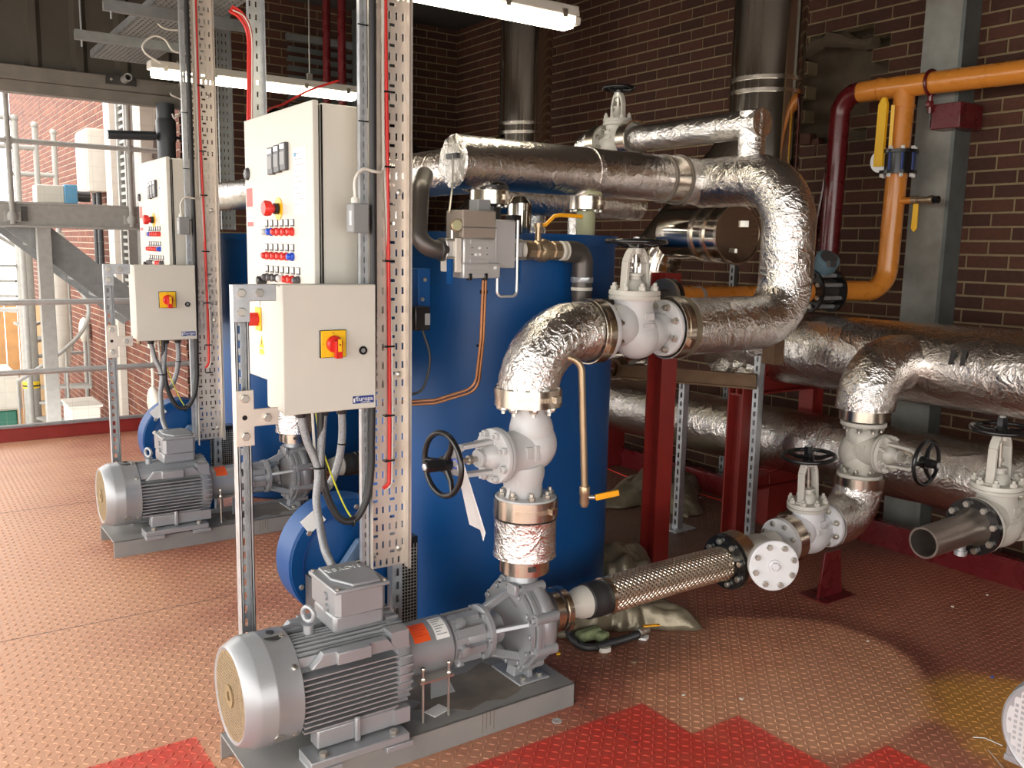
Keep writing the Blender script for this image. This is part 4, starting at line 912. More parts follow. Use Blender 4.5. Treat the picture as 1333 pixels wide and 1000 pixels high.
v2=globe_valve('cream white globe valve at the top of the foil loop, handwheel upwards',(2.275,Yp,1.312),(1,0,0),(0,0,1),L=.33,hb=.125,hy=.310,hw=.117,hub=.006)
p2=T('foil_loop','large foil-wrapped loop rising from the upper globe valve and turning over at the top','pipe',(XR,Yp,1.3))
lp=arc([(2.50,Yp,1.312),(3.13,Yp,1.318),(3.13,Yp,1.915),(3.14,2.99,1.915)],[.17,.21],14)
foil_pipe('foil_wrap',B().tube(fine(lp,.025),.111,48,jit=.012),p2)
band(p2,(2.465,Yp,1.312),EX,.120,.05,toward=V(0,-1,.3)); obj('insulation_end',B().ring((2.497,Yp,1.312),EX,.07,.121,-.004,.022,40),'blanket',p2)
hY=2.99
hd=T('foil_header','long foil-wrapped header pipe above the blue boiler with a flat crumpled end','pipe',(2.4,hY,1.92))
foil_pipe('foil_wrap',B().tube(cpt((1.80,hY,1.922),(2.88,hY,1.922),44),.1,48,jit=.006),hd,'foil_smooth')
b=B(); g=[]
b.lathe([(.099,0),(.096,-.008),(.06,-.012),(.02,-.009)],(1.80,hY,1.922),EX,32,jit=.05); foil_pipe('end_cap',b,hd)
obj('end_strip',B().ring((2.46,hY,1.922),EX,.1,.1025,-.012,.012,48),'foil',hd)
p3=T('foil_return','short foil-wrapped length joining the header to the loop','pipe',(3.05,hY,1.92))
foil_pipe('foil_wrap',B().tube(cpt((2.97,hY,1.92),(3.25,hY,1.918),12),.103,48,jit=.012),p3)
obj('clamp_band',B().ring((2.925,hY,1.921),EX,.1,.106,-.045,.045,48),'band',p3); obj('gasket_line',B().ring((2.882,hY,1.921),EX,.09,.107,-.008,.004,40).ring((2.975,hY,1.921),EX,.09,.112,-.01,.004,40),'dirt',p3)
q=V(1.787,hY-.02,1.94); sn=T('sensor','black clip sensor with a thin capillary on the header end','sensor',q)
obj('clip',B().box(q+V(-.012,-.04,-.012),q+V(.0,.04,.008)),'black',sn); obj('capillary',B().tube(arc([q+V(-.01,-.01,0),q+V(-.015,-.02,-.10),V(1.62,2.72,1.72)],.03,5),.004,8),'zinc',sn)
for i,(x,r) in enumerate(((1.965,.078),(2.45,.073))):
    s=T('boiler_stub',['wide clamp-banded flange under the header, left one','smaller clamp-banded flange under the header, right one'][i],'flange',(x,hY,1.7))
    band(s,(x,hY,1.795),EZ,r,.052); obj('neck',B().lathe([(r*.55,1.60),(r*.55,1.76),(r*.9,1.775),(r*.9,1.84)],(x,hY,0),EZ,28),['iron','pale'][i],s); obj('flange_bolts',B().bolts((x,hY,1.768),-EZ,r*.8,8,.009,.012),'zinc',s)
    obj('foil_collar',B().lathe([(r*.95,1.82),(r*.7,1.85)],(x,hY,0),EZ,24,jit=.05),'foil',s)
# upper small foil line with its valve
uz=2.155
p4=T('slim_foil_pipe','slim foil-wrapped pipe along the wall, mitred down into the loop','pipe',(3.14,2.7,uz))
foil_pipe('foil_wrap',B().tube(cpt((3.14,3.46,uz),(3.14,2.66,uz),26),.062,36,jit=.014).tube(cpt((3.14,2.715,uz+.05),(3.14,2.715,1.98),8),.058,36,jit=.014),p4)
v5=globe_valve('small cream globe valve high up beside the slim foil pipe',(3.14,3.60,uz),(0,1,0),(0,0,1),r=.085,L=.22,hb=.09,hy=.25,hw=.085,body='cream',hub=.004)
obj('flange_band',B().ring((3.14,3.482,uz),EY,.086,.092,-.03,.03,36).ring((3.14,3.72,uz),EY,.086,.092,-.03,.03,36),'band',v5)
tag(obj('foil_end',B().tube(arc([(3.14,3.74,uz),(3.14,3.86,uz),(3.14,3.87,1.6)],.08,8),.075,30,jit=.014),'foil',loc=(3.14,3.8,uz),ang=60),'short foil-wrapped bend behind the small high globe valve','pipe')
# second foil line running away behind the cabinet, and odd foil pieces behind the header
tag(obj('rear_foil_pipe',B().tube(cpt((1.93,3.06,1.905),(1.93,6.3,1.91),90),.094,40,jit=.012),'foil_old',loc=(1.93,4.5,1.9),ang=60),'foil-wrapped pipe running away behind the control cabinet','pipe')
tag(obj('rear_foil_cross_pipe',B().tube(cpt((2.3,3.5,1.84),(3.2,3.5,1.84),40),.085,36,jit=.014),'foil_old',loc=(2.7,3.5,1.84),ang=60),'foil-wrapped pipe just behind and below the header','pipe')
tag(obj('foil_vertical',B().tube(cpt((2.62,3.6,1.5),(2.62,3.6,1.84),12),.06,30,jit=.02),'foil',loc=(2.6,3.6,1.5),ang=60),'upright foil-wrapped stub on the boiler top','pipe')
tag(obj('silver_pot',B().lathe([(.05,1.66),(.055,1.70),(.055,1.80),(.03,1.83)],(2.36,3.35,0),EZ,24),'flue',loc=(2.36,3.35,1.66)),'short polished stub standing on the boiler top between the flanges','pipe')
# ================================================================ SUCTION LINE OF THE NEAR PUMP
def suction(d,l1,l2):
    d=V(*d); A0=V(1.96,Yp,.290)+d; A1=V(2.85,Yp,.298)+d
    s=T('suction_coupling',l1,'coupling',A0)
    band(s,A0+V(.0,0,0),EX,.082,.03,toward=V(0,-1,.2)); obj('second_band',B().ring(A0-V(.035,0,0),EX,.07,.080,-.018,.014,40),'band',s)
    obj('reducer',B().lathe([(.040,.03),(.043,.05),(.060,.10),(.062,.13)],A0,EX,32),'cream',s); obj('sleeve',B().lathe([(.064,.125),(.068,.13),(.067,.165),(.069,.17),(.067,.215),(.064,.22)],A0,EX,36),'rubber',s)
    h=T('braided_hose',l2,'hose',A0)
    h0,h1=A0+V(.22,0,0),A1; mid=(h0+h1)/2+V(0,0,.004); hp_=spline([h0,mid,h1],12)
    obj('inner_hose',B().tube(hp_,.066,28),'dark',h); obj('end_collar',B().ring(h0,EX,.06,.073,-.004,.012,36).ring(h1-V(.012,0,0),EX,.06,.074,-.01,.01,36),'band',h)
    # woven braid: two families of flat ribbons
    vs=[];fs=[]; nk,ns=20,70; Lh=np.linalg.norm(h1-h0)
    for fam in (-1,1):
        for k in range(nk):
            o=len(vs)
            for i in range(ns+1):
                s_=i/ns; a=2*PI*k/nk+fam*s_*2*PI*1.5; cen=V(*hp_[0])*(1-s_)+V(*hp_[-1])*s_+V(0,0,.004*4*s_*(1-s_)); rr=.0690+fam*.0012*math.sin(s_*nk*3.5*PI+ (k%2)*PI)
                for da,r_ in ((-.10,rr),(-.04,rr+.0024),(.04,rr+.0024),(.10,rr)): vs.append(cen+V(0,math.cos(a+da),math.sin(a+da))*r_)
            for i in range(ns):
                for j in range(3): q=o+i*4+j; fs.append((q,q+1,q+5,q+4))
    stuff(obj('braid',B().add(vs,fs),'braid',h))
suction((0,0,0),'cream flaked reducer and black sleeve on the near pump suction','steel-braided flexible hose running from the near pump to the black flange')
suction(FAR,'cream reducer and sleeve on the farther pump suction','steel-braided hose of the farther pump, glimpsed behind the grey conduits')
PD=nrm(V(1,0,.085)); F0=V(2.862,Yp,.300)
st=T('hose_flange','black bolted flange with a steel band at the end of the braided hose','flange',F0)
obj('flange',B().lathe([(.074,-.012),(.118,-.012),(.118,.010)],F0,PD,44),'black',st); obj('flange_bolts',B().bolts(F0-PD*.012,-PD,.093,8,.013,.016,.3),'zinc',st); obj('flange_band',B().ring(F0+PD*.04,PD,.110,.121,-.032,.032,44),'band',st)
y_=T('strainer','cream strainer tee with a round bolted white cover facing the viewer','strainer',F0+PD*.2)
tc=F0+PD*.19
cc=py(1008,737,2.26); cd_=nrm(V(-.50,-.85,.06))
obj('body',B().lathe([(.070,.05),(.062,.09),(.062,.30)],F0,PD,32).cyl(tc,cc-cd_*.03,.075,n=32),'cream',y_)
obj('cover_flange',B().lathe([(.098,-.045),(.098,-.022)],cc,cd_,40),'cream',y_); cv=obj('cover',B().lathe([(.102,-.020),(.104,-.017),(.104,-.003),(.101,0)],cc,cd_,44),'snow',y_)
obj('cover_bolts',B().bolts(cc,cd_,.082,8,.0125,.016,.4),'zinc',cv); obj('centre_plug',B().lathe([(.027,0),(.026,.006)],cc,cd_,24).hexb(cc+cd_*.006,cd_,.018,.014),'snow',cv)
c3=V(3.40,Yp,.345)
v3=globe_valve('white globe valve low in the suction line, handwheel upwards beside the round cover',c3,PD,(0,0,1),r=.105,L=.27,hb=.125,hy=.345,hw=.122,body='snow')
obj('flange_band',B().ring(c3-PD*.15,PD,.100,.108,-.028,.028,44),'band',v3); obj('mating_flange',B().lathe([(.104,0),(.104,.018)],c3-PD*.178,-PD,40),'white',v3); obj('mating_bolts',B().bolts(c3-PD*.196,-PD,.084,8,.012,.014,.5),'zinc',v3)
e3=T('foil_suction_elbow','foil-wrapped elbow between the low globe valve and the upright one','pipe',(3.7,Yp,.4))
foil_pipe('foil_wrap',B().tube(fine(arc([c3+PD*.14,(3.765,Yp,.375),(3.765,Yp,.52)],.15,12),.025),[.108]*200 if 0 else .112,44,jit=.016),e3)
v4=globe_valve('cream globe valve standing upright in the suction riser, handwheel towards the right',(3.768,Yp,.690),(0,0,1),(.0,-1,-.02),r=.104,L=.27,hb=.12,hy=.315,hw=.108,body='cream',port=-1,hub=.05)
for z in (.535,.86): obj('flange_band',B().ring((3.768,Yp,z),EZ,.105,.114,-.026,.026,44),'band',v4)
tag(obj('pipe_support',B().prism([(-.09,0),(.09,0),(.06,.22),(-.06,.22)],(3.58,Yp-.02,.004),EX,EZ,EY,.012).box((3.47,Yp-.08,0),(3.70,Yp+.08,.006)),'maroon',loc=(3.58,Yp,0),bevel=.002),'dark red plate support under the suction elbow','support')
# ================================================================ RIGHT-HAND UNFINISHED BRANCH
E0=dep=EYE+ray(1202,707)*3.35; E1=EYE+ray(1290,678)*3.58; dd=nrm(E1-E0)
t=T('open_pipe','bare steel pipe stub with an open cut end and a black bolted flange','pipe',E0)
obj('pipe',B().ring(E0,dd,.052,.060,0,.31,36),'steelpipe',t); fo=E0+dd*.31
obj('weld_neck',B().lathe([(.060,-.05),(.062,-.03),(.078,.0)],fo,dd,36),'steelpipe',t); obj('flange',B().lathe([(.112,0),(.112,.022)],fo,dd,40),'black',t); obj('flange_bolts',B().bolts(fo,-dd,.092,8,.014,.016,.3),'zinc',t)
obj('plug',B().lathe([(.018,0),(.018,.03),(.024,.03),(.024,.05)],fo-dd*.06-EZ*.05,-EZ,10),'galv',t)
bd=nrm(EZ-dd*np.dot(EZ,dd)); globe_valve('cream globe valve at the right edge behind the open pipe stub',fo+dd*.16,dd,EZ,r=.112,L=.27,hb=.135,hy=.36,hw=.118,body='cream')
# ================================================================ BOILERS
def boiler(d,label,near):
    d=V(*d); c=V(2.2,3.36,0)+d; r=.56; zt=1.655
    t=T('boiler',label,'boiler',c)
    obj('shell',B().lathe([(r-.01,0),(r,.01),(r,zt-.01),(r-.008,zt)],c,EZ,96),'blue',t,ang=30)
    obj('top_rim',B().ring(c,EZ,r-.02,r+.012,zt-.035,zt+.004,96),'blue',t)
    a=math.radians(218); 
    q=c+V(math.cos(math.radians(236))*r,math.sin(math.radians(236))*r,0)
    if near:
        n_=nrm(q-c); s_=V(-n_[1],n_[0],0)
        q=py(548,400,2.86)
        obj('side_plate',B().obox(q+V(0,0,.03),EX,EZ,EY,.05,.22,.05),'blue',t,bevel=.003); obj('plate_bolts',B().bolts(q+V(.0,-.026,.10),-EY,0,1,.008,.006).bolts(q+V(-.01,-.026,.03),-EY,0,1,.008,.006),'zinc',t)
    return t
boiler((0,0,0),'tall blue cylindrical boiler in the middle behind the near pump',True)
boiler(FAR,'farther blue cylindrical boiler seen behind the slotted strut leg',False)
def blower(d,label,near):
    d=V(*d); c=V(1.315,2.90,.475)+d; t=T('burner_blower',label,'blower',(c[0],c[1],0),'burner blowers')
    r=.222
    obj('scroll',B().lathe([(r-.012,-.0),(r,.008),(r,.13),(r-.01,.14)],c,EY,64),'blue',t)
    obj('face_ring',B().ring(c,-EY,r-.048,r-.006,0,.004,56),'blue',t); obj('rim_groove',B().ring(c,-EY,r-.052,r-.048,-.001,.0045,56),'brandblue',t)
    obj('face_bolts',B().bolts(c-EY*.004,-EY,r-.028,6,.010,.007,.35),'zinc',t)
    b=B(); b.prism([(-.06,-.02),(.13,-.02),(.13,.08),(.02,.08)],c+V(0,-.02,0),EX,EZ,-EY,.03); obj('inlet_box',b,'blue_grey',t,bevel=.004)
    b=B(); b.prism([(-.09,.00),(.10,-.19),(.14,-.19),(.14,-.02),(.02,-.02)],c+V(0,-.03,0),EX,EZ,-EY,.02); obj('inlet_plate',b,'blue',t,bevel=.003)
    if near:
        b=B().box(c+V(-.17,-.13,-.14),c+V(-.05,-.01,-.02)); obj('control_box',b,'dark',t,bevel=.004)
        lab(obj('white_label',B().obox(c+V(-.135,-.006,.165),nrm(V(1,0,.7)),nrm(V(-.7,0,1)),EY,.075,.06,.001),'paper',t),'small white data label')
        obj('thin_hose',B().tube(spline([c+V(-.03,-.05,-.03),c+V(.03,-.06,.01),c+V(.16,-.05,.012)],6),.006,8),'copper',t)
    else:
        obj('white_label',B().obox(c+V(-.135,-.006,.165),nrm(V(1,0,.7)),nrm(V(-.7,0,1)),EY,.075,.06,.001),'paper',t)
    b=B().box(c+V(.02,.03,-.475),c+V(.20,.13,-.18)); obj('pedestal',b,'blue',t,bevel=.004)
    b=B().box(c+V(.12,.02,-.15),c+V(.26,.18,.05)); obj('duct',b,'blue',t,bevel=.006)
    return t
blower((0,0,0),'round blue burner blower under the nearer isolator box',True)
blower(FAR+V(-.05,-.05,0),'round blue burner blower half hidden behind the farther motor',False)
for d,l in (((0,0,0),'fine black guard mesh low behind the nearer cable tray'),(FAR+V(-.02,-.03,0),'fine black guard mesh low behind the farther cable tray')):
    d=V(*d); t=T('guard_mesh',l,'guard',V(1.47,2.86,.2)+d); b=B()
    for k in range(15): b.bar(V(1.40+k*.0125,2.86,.12)+d,V(1.40+k*.0125,2.86,.5)+d,.003,.003)
    for k in range(30): b.bar(V(1.40,2.857,.12+k*.0125)+d,V(1.575,2.857,.12+k*.0125)+d,.003,.003)
    stuff(obj('wire_mesh',b,'zinc',t,flat=True)); obj('backing',B().box(V(1.39,2.88,.1)+d,V(1.59,2.96,.52)+d),'black',t)
# ================================================================ GAS TRAIN IN FRONT OF THE NEAR BOILER
yg=2.715
t=T('gas_valve_block','grey cast gas valve block with a taupe actuator in front of the blue boiler','gas valve',(1.72,yg,1.59))
obj('body',B().box((1.640,yg-.06,1.545),(1.775,yg+.06,1.632)).box((1.775,yg-.05,1.53),(1.865,yg+.05,1.70)),'alu',t,bevel=.006)
obj('end_flange',B().box((1.612,yg-.055,1.515),(1.637,yg+.05,1.632)),'offwhite',t,bevel=.004); obj('lower_block',B().box((1.637,yg-.066,1.495),(1.79,yg+.05,1.548)),'alu',t,bevel=.004)
obj('side_block',B().box((1.862,yg-.04,1.555),(1.905,yg+.04,1.635)),'alu',t,bevel=.005); obj('side_block',B().box((1.588,yg-.035,1.56),(1.614,yg+.035,1.625)),'alu',t,bevel=.005)
obj('actuator',B().box((1.637,yg-.058,1.632),(1.775,yg+.055,1.728)),'taupe',t,bevel=.005); obj('actuator_lip',B().box((1.636,yg-.0595,1.668),(1.776,yg-.057,1.671)),'dark',t)
obj('coil',B().box((1.715,yg-.03,1.728),(1.77,yg+.03,1.768)),'greybox',t,bevel=.004); obj('relay',B().box((1.873,yg-.02,1.65),(1.91,yg+.03,1.72)),'black',t,bevel=.003)
for z in (1.620,1.554): obj('slot_window',B().box((1.668,yg-.0625,z-.007),(1.742,yg-.0595,z+.007)),'silver',t); 
b=B()
for x,z in ((1.705,1.60),(1.690,1.577),(1.706,1.577)): b.lathe([(.005,0),(.005,.003)],(x,yg-.06,z),-EY,10)
obj('test_points',b,'paper',t); b=B()
for x,z in ((1.674,1.60),(1.736,1.60),(1.674,1.577),(1.736,1.577)): b.lathe([(.002,0),(.002,.002)],(x,yg-.06,z),-EY,8)
obj('pin_holes',b,'black',t)
obj('type_label',B().box((1.65,yg-.0675,1.528),(1.735,yg-.0655,1.540)),'silver',t); obj('dial',B().lathe([(.006,0),(.006,.003)],(1.767,yg-.066,1.532),-EY,12),'paper',t)
obj('cable_glands',B().box((1.658,yg-.07,1.488),(1.672,yg-.05,1.512)).box((1.722,yg-.07,1.488),(1.736,yg-.05,1.512)),'black',t,bevel=.003)
obj('gauge',B().lathe([(.021,0),(.022,.012),(.019,.014)],(1.617,yg-.04,1.675),-EY,24),'brass',t); lab(obj('gauge_face',B().lathe([(.0185,.0145),(.0185,.0155)],(1.617,yg-.04,1.675),-EY,24),'pale',t),'pale gauge dial'); obj('gauge_stem',B().cyl((1.612,yg-.03,1.625),(1.612,yg-.03,1.66),.007,n=10),'zinc',t)
for s in (1.602,1.888): obj('blue_bracket',B().box((s-.005,yg-.05,1.475),(s+.003,yg-.02,1.56)),'blue',t)
obj('impulse_tube',B().tube(arc([(1.788,yg-.05,1.53),(1.788,yg-.05,1.43),(1.873,yg-.05,1.43),(1.873,yg-.05,1.70)],.02,6),.0055,10),'silver',t)
b=B()
for z in (1.565,1.625):
    for x0,x1 in ((1.585,1.615),(1.86,1.915)): b.cyl((x0,yg-.045,z),(x1,yg-.045,z),.005,n=8)
obj('tie_bolts',b,'zinc',t)
bv=T('ball_valve','brass ball valve with a cranked orange-yellow lever on the gas train','valve',(2.02,yg,1.595))
obj('body',B().lathe([(.036,-.075),(.036,-.045),(.030,-.04),(.038,-.032),(.040,.0),(.038,.032),(.030,.04),(.036,.045),(.036,.075)],(2.02,yg,1.595),EX,8).ell((2.02,yg,1.595),(.042,.042,.044),18,12),'brass',bv,ang=25)
obj('collar',B().lathe([(.034,0),(.038,.003),(.038,.012),(.034,.014)],(1.915,yg,1.595),EX,24).lathe([(.034,0),(.037,.003),(.037,.012),(.034,.014)],(2.10,yg,1.595),EX,24).lathe([(.037,0),(.037,.014)],(2.125,yg,1.595),EX,24),'offwhite',bv)
obj('stem',B().lathe([(.012,0),(.012,.05),(.018,.05),(.018,.065)],(2.0,yg,1.63),EZ,10),'brass',bv); lab(obj('lever',B().tube([(1.985,yg,1.685),(2.03,yg-.005,1.69),(2.065,yg-.01,1.722),(2.09,yg-.012,1.727),(2.19,yg-.02,1.725)],.0075,8),'lever',bv),'cranked orange-yellow lever')
el=T('gas_elbows','dark steel gas elbows and union below the ball valve','pipe',(2.2,yg,1.5))
obj('elbow',B().tube(arc([(2.13,yg,1.592),(2.215,yg,1.592),(2.215,yg,1.49)],.045,10),.041,24),'darkpipe',el)
obj('union',B().lathe([(.041,0),(.044,.004),(.044,.02),(.04,.024)],(2.215,yg,1.475),EZ,8),'galv',el); obj('union_ring',B().ring((2.215,yg,1.445),EZ,.03,.042,0,.012,24),'offwhite',el); obj('lower_pipe',B().tube(arc([(2.215,yg,1.49),(2.215,yg,1.37),(2.5,yg+.08,1.37),(2.93,2.975,1.395)],[.06,.1],8),.039,24),'darkpipe',el)
gl=T('gas_riser','dark brown steel pipe curving from the gas block up to the boiler header','pipe',(1.5,yg,1.6))
obj('riser',B().tube(arc([(1.60,yg,1.592),(1.492,yg,1.592),(1.57,yg+.12,1.80),(1.66,yg+.25,1.86)],[.055,.08],8),[.032]*200 if 0 else .032,20),'darkpipe',gl); obj('union_nut',B().lathe([(.036,0),(.04,.003),(.04,.022),(.036,.025)],(1.575,yg,1.592),EX,8),'iron',gl)
cp=T('copper_tubes','pair of brown tubes running down the boiler front from the gas block','tubing',(1.75,yg,1.4))
for k in (0,1):
    q=[(1.732+.011*k,yg-.045,1.50),(1.735+.011*k,yg-.03,1.28),(1.735+.011*k,yg-.0,1.10-.012*k),(1.60,yg+.06,1.055-.012*k),(1.42,yg+.12,1.05-.012*k)]
    obj('tube',B().tube(arc(q,.06,6),.0055,10),'copper',cp)
obj('clips',B().box((1.728,yg-.045,1.44),(1.752,yg-.03,1.452)).box((1.728,yg-.025,1.25),(1.752,yg-.012,1.258)),'black',cp)
sw=T('pressure_switch','small black plug connector with a lead on the left of the blue boiler','switch',(1.56,2.78,1.3))
q=py(545,415,2.78); obj('body',B().box(q+V(-.03,-.03,-.04),q+V(.03,.03,.045)),'black',sw,bevel=.004); obj('plate',B().box(q+V(.008,-.032,-.02),q+V(.028,-.03,.02)),'greybox',sw); obj('lead',B().tube(spline([q+V(.01,-.01,-.04),q+V(.035,-.02,-.14),q+V(.01,-.01,-.25),q+V(-.06,.0,-.27)],6),.005,8),'rubber',sw)
# ================================================================ PANELS, TRAYS, STRUT FRAMES
def panel_set(d,near,cdx=0):
    d=V(*d); nm='nearer' if near else 'farther'; P=lambda x,y,z: V(x,y,z)+d
    # --- slotted strut leg with flat brackets
    t=T('support_post','%s slotted galvanised strut leg carrying the left side of the isolator box'%nm,'post',P(.878,2.705,0),'strut legs')
    obj('channel',strut(B(),*P(.880,2.715,0)[:2],0,1.475,w=.044,slot='+y',sw=.015,sl=.024,pitch=.045),'galv',t,flat=True)
    y=2.688
    b=B(); b.prism([(0,0),(0,-.115),(.052,-.115),(.052,-.052),(.135,-.052),(.135,0)],P(.852,y,1.478),EX,EZ,EY,.006); obj('top_bracket',b,'galv',t,bevel=.002)
    b=B(); b.prism([(0,0),(0,-.175),(.058,-.175),(.058,-.115),(.135,-.115),(.135,-.06),(.058,-.06),(.058,0)],P(.852,y,1.155),EX,EZ,EY,.006); obj('lower_bracket',b,'zincnew',t,bevel=.002)
    b=B()
    for x,z in ((.878,1.452),(.933,1.452),(.878,1.395),(.880,1.130),(.880,1.012),(.950,1.066)): b.hexb(P(x,y,z),-EY,.014,.011)
    obj('bracket_bolts',b,'zinc',t); obj('bracket_hole',B().lathe([(.008,0),(.008,.001)],P(.880,y,1.07),-EY,16),'black',t)
    # --- isolator box
    t=T('isolator_box','%s grey wall box with a red and yellow rotary switch and navy maker label'%nm,'isolator',P(1.17,2.72,1.06),'isolator boxes')
    x0,x1,z0,z1,yf=1.01,1.33,1.062,1.475,2.70
    obj('case',B().box(P(x0+.004,yf+.022,z0+.004),P(x1-.004,yf+.165,z1-.004)),'ral',t,bevel=.006); dr=obj('door',B().box(P(x0,yf,z0),P(x1,yf+.019,z1)),'ral',t,bevel=.004)
    sx,sz=P(1.175,yf,1.285)[0],1.285
    sw=obj('switch_plate',B().box((sx-.046,d[1]+yf-.008,sz-.045),(sx+.046,d[1]+yf,sz+.045)),'black',t,bevel=.003); obj('switch_face',B().box((sx-.043,d[1]+yf-.0105,sz-.043),(sx+.043,d[1]+yf-.008,sz+.043)),'yellow',sw,bevel=.002)
    b=B(); b.lathe([(.027,0),(.027,.012),(.022,.018)],(sx,d[1]+yf-.010,sz),-EY,28); b.prism([(-.011,.012),(-.011,-.044),(.013,-.044),(.013,.012)],(sx+.004,d[1]+yf-.028,sz),EX,EZ,-EY,.016); b.prism([(-.006,.02),(0,.03),(.006,.02)],(sx,d[1]+yf-.0105,sz),EX,EZ,-EY,.008); obj('knob',b,'redplast',sw,bevel=.002)
    obj('knob_insert',B().box((sx+.0005,d[1]+yf-.0455,sz-.022),(sx+.0125,d[1]+yf-.0435,sz+.018)),'yellow',sw); obj('knob_screw',B().lathe([(.0025,0),(.0025,.001)],(sx+.007,d[1]+yf-.0455,sz),-EY,8),'black',sw)
    b=B()
    for u_,v_ in ((0,.037),(-.037,0)): b.box((sx+u_-.003,d[1]+yf-.0112,sz+v_-.001),(sx+u_+.003,d[1]+yf-.0104,sz+v_+.001))
    text('switch_marks','O  ',.007,(sx-.0,d[1]+yf-.0107,sz+.036),EX,EZ,'black',sw); text('switch_marks','I',.007,(sx-.036,d[1]+yf-.0107,sz),EX,EZ,'black',sw)
    lk=P(1.282,yf,1.258); obj('door_lock',B().ring(lk,-EY,.008,.014,0,.005,24),'black',t); obj('lock_core',B().lathe([(.008,0),(.008,.003)],lk,-EY,16),'greybox',t)
    lp=P(1.283,yf-.0012,1.094); lb=obj('maker_label',B().box(lp+V(-.038,0,-.0125),lp+V(.038,.0014,.0125)),'brandblue',t)
    text('label_lettering','Europa',.021,lp+V(.004,-.0002,.0025),EX,EZ,'paper',lb); text('label_lettering','COMPONENTS',.0052,lp+V(.008,-.0002,-.0085),EX,EZ,'paper',lb)
    obj('label_mark',B().box(lp+V(-.036,-.0006,-.0085),lp+V(-.030,0,.0085)).box(lp+V(-.036,-.0006,.0055),lp+V(-.024,0,.0085)),'paper',lb)
    b=B()
    for x in (1.10,1.18,1.245): b.lathe([(.026,0),(.026,.012),(.020,.014),(.017,.03)],P(x,2.79,1.065),-EZ,10)
    obj('glands',b,'rubber',t); 
    if not near: obj('earth_stud',B().hexb(P(1.03,2.75,1.06),-EZ,.012,.02),'brass',t)
    # --- cables under the box
    tbx=P(1.12,2.585,.575)
    cb=T('cable_bundle','grey braided conduits and cables looping under the %s isolator box'%nm,'cable',P(1.17,2.79,.9),'cable bundles')
    obj('conduit',B().tube(spline([P(1.10,2.79,1.05),P(1.115,2.78,.96),P(1.145,2.76,.86),P(1.128,2.735,.76),P(1.122,2.69,.68),tbx+V(-.01,.04,.05),tbx],8),.0135,12),'conduit',cb)
    obj('conduit',B().tube(spline([P(1.18,2.79,1.05),P(1.165,2.775,.95),P(1.155,2.765,.87),P(1.16,2.77,.80),P(1.20,2.80,.785),P(1.235,2.80,.86),P(1.247,2.79,.96),P(1.245,2.79,1.06)],8),.0135,12),'conduit',cb)
    obj('black_cable',B().tube(spline([P(1.165,2.78,1.05),P(1.165,2.78,.90),P(1.175,2.77,.78),P(1.22,2.76,.68),P(1.275,2.75,.67),P(1.318,2.748,.74),P(1.334,2.748,.84),P(1.336,2.748,.92)],8),.0125,12),'rubber',cb)
    obj('white_cable',B().tube(spline([P(1.14,2.79,1.05),P(1.145,2.79,.95),P(1.15,2.785,.86)],6),.005,8),'whitecable',cb); obj('earth_cable',B().tube(spline([P(1.155,2.80,1.05),P(1.18,2.79,.9),P(1.27,2.757,.67),P(1.335,2.752,.80),P(1.345,2.757,.92)],8),.003,8),'grnyel',cb)
    b=B().torus(P(1.150,2.765,.865),EZ,.024,.003,20,6).torus(P(1.262,2.745,.665),EX,.016,.003,16,6).torus(P(1.247,2.79,.93),EZ,.0155,.0025,16,6); obj('cable_ties',b,'black',cb)
    # --- control cabinet
    t=T('control_cabinet','%s tall grey control cabinet with indicator lamps on its door'%nm,'cabinet',P(1.28+cdx,3.2,1.08),'control cabinets')
    xc=1.195+cdx; 
    obj('body',B().box(P(xc+.022,2.875,1.085),P(xc+.262,3.545,2.062)),'ral',t,bevel=.006); obj('seal',B().box(P(xc+.012,2.885,1.095),P(xc+.024,3.535,2.055)),'black',t); dr=obj('door',B().box(P(xc-.008,2.87,1.08),P(xc+.014,3.55,2.068)),'ral',t,bevel=.004); xf=xc-.008
    def at(x,y):
        q=px(x,y,xf) if near else None; return q
    for k,yy in enumerate((3.238,3.175,3.113)):
        z=1.895+.004*k; o=P(xf,yy,z); q=obj('controller',B().box(o+V(-.014,-.027,-.048),o+V(0,.027,.048)),'dark',t,bevel=.003); obj('controller_screen',B().box(o+V(-.0155,-.022,-.028),o+V(-.014,.022,.016)),'greybox',q); obj('controller_tag',B().box(o+V(-.0155,-.02,.026),o+V(-.014,.02,.042)),'silver',q)
    o=P(xf,3.19,1.725); lab(obj('yellow_disc',B().lathe([(.040,0),(.040,.003)],o,-EX,28),'yellow',t),'yellow backing disc'); es=obj('stop_button',B().lathe([(.016,.003),(.016,.03),(.026,.032),(.028,.05),(.024,.058)],o,-EX,28),'redplast',t); obj('button_collar',B().lathe([(.02,.003),(.02,.02)],o,-EX,20),'black',t)
    rows=((1.655,('clear','blueplast')+('redplast',)*4,3.315),(1.568,('redplast',)*5+('blueplast',),3.318),(1.488,('dark','dark','dark','clear','redplast','redplast','dark'),3.318))
    for z,cols,ys in rows:
        for k,cname in enumerate(cols):
            yy=ys-k*.0515; o=P(xf,yy,z); q=obj('indicator',B().lathe([(.015,0),(.015,.008),(.012,.010),(.0125,.018),(.008,.024)],o-EZ*.012,-EX,18),cname,t,); obj('tag_plate',B().box(o+V(-.004,-.014,.006),o+V(0,.014,.032)),'dark',q); obj('tag_text',B().box(o+V(-.0046,-.012,.012),o+V(-.004,.012,.030)),'silver',q)
    o=P(xf,3.345,1.462); obj('selector_switch',B().lathe([(.017,0),(.017,.03),(.012,.034)],o,-EX,16),'black',t)
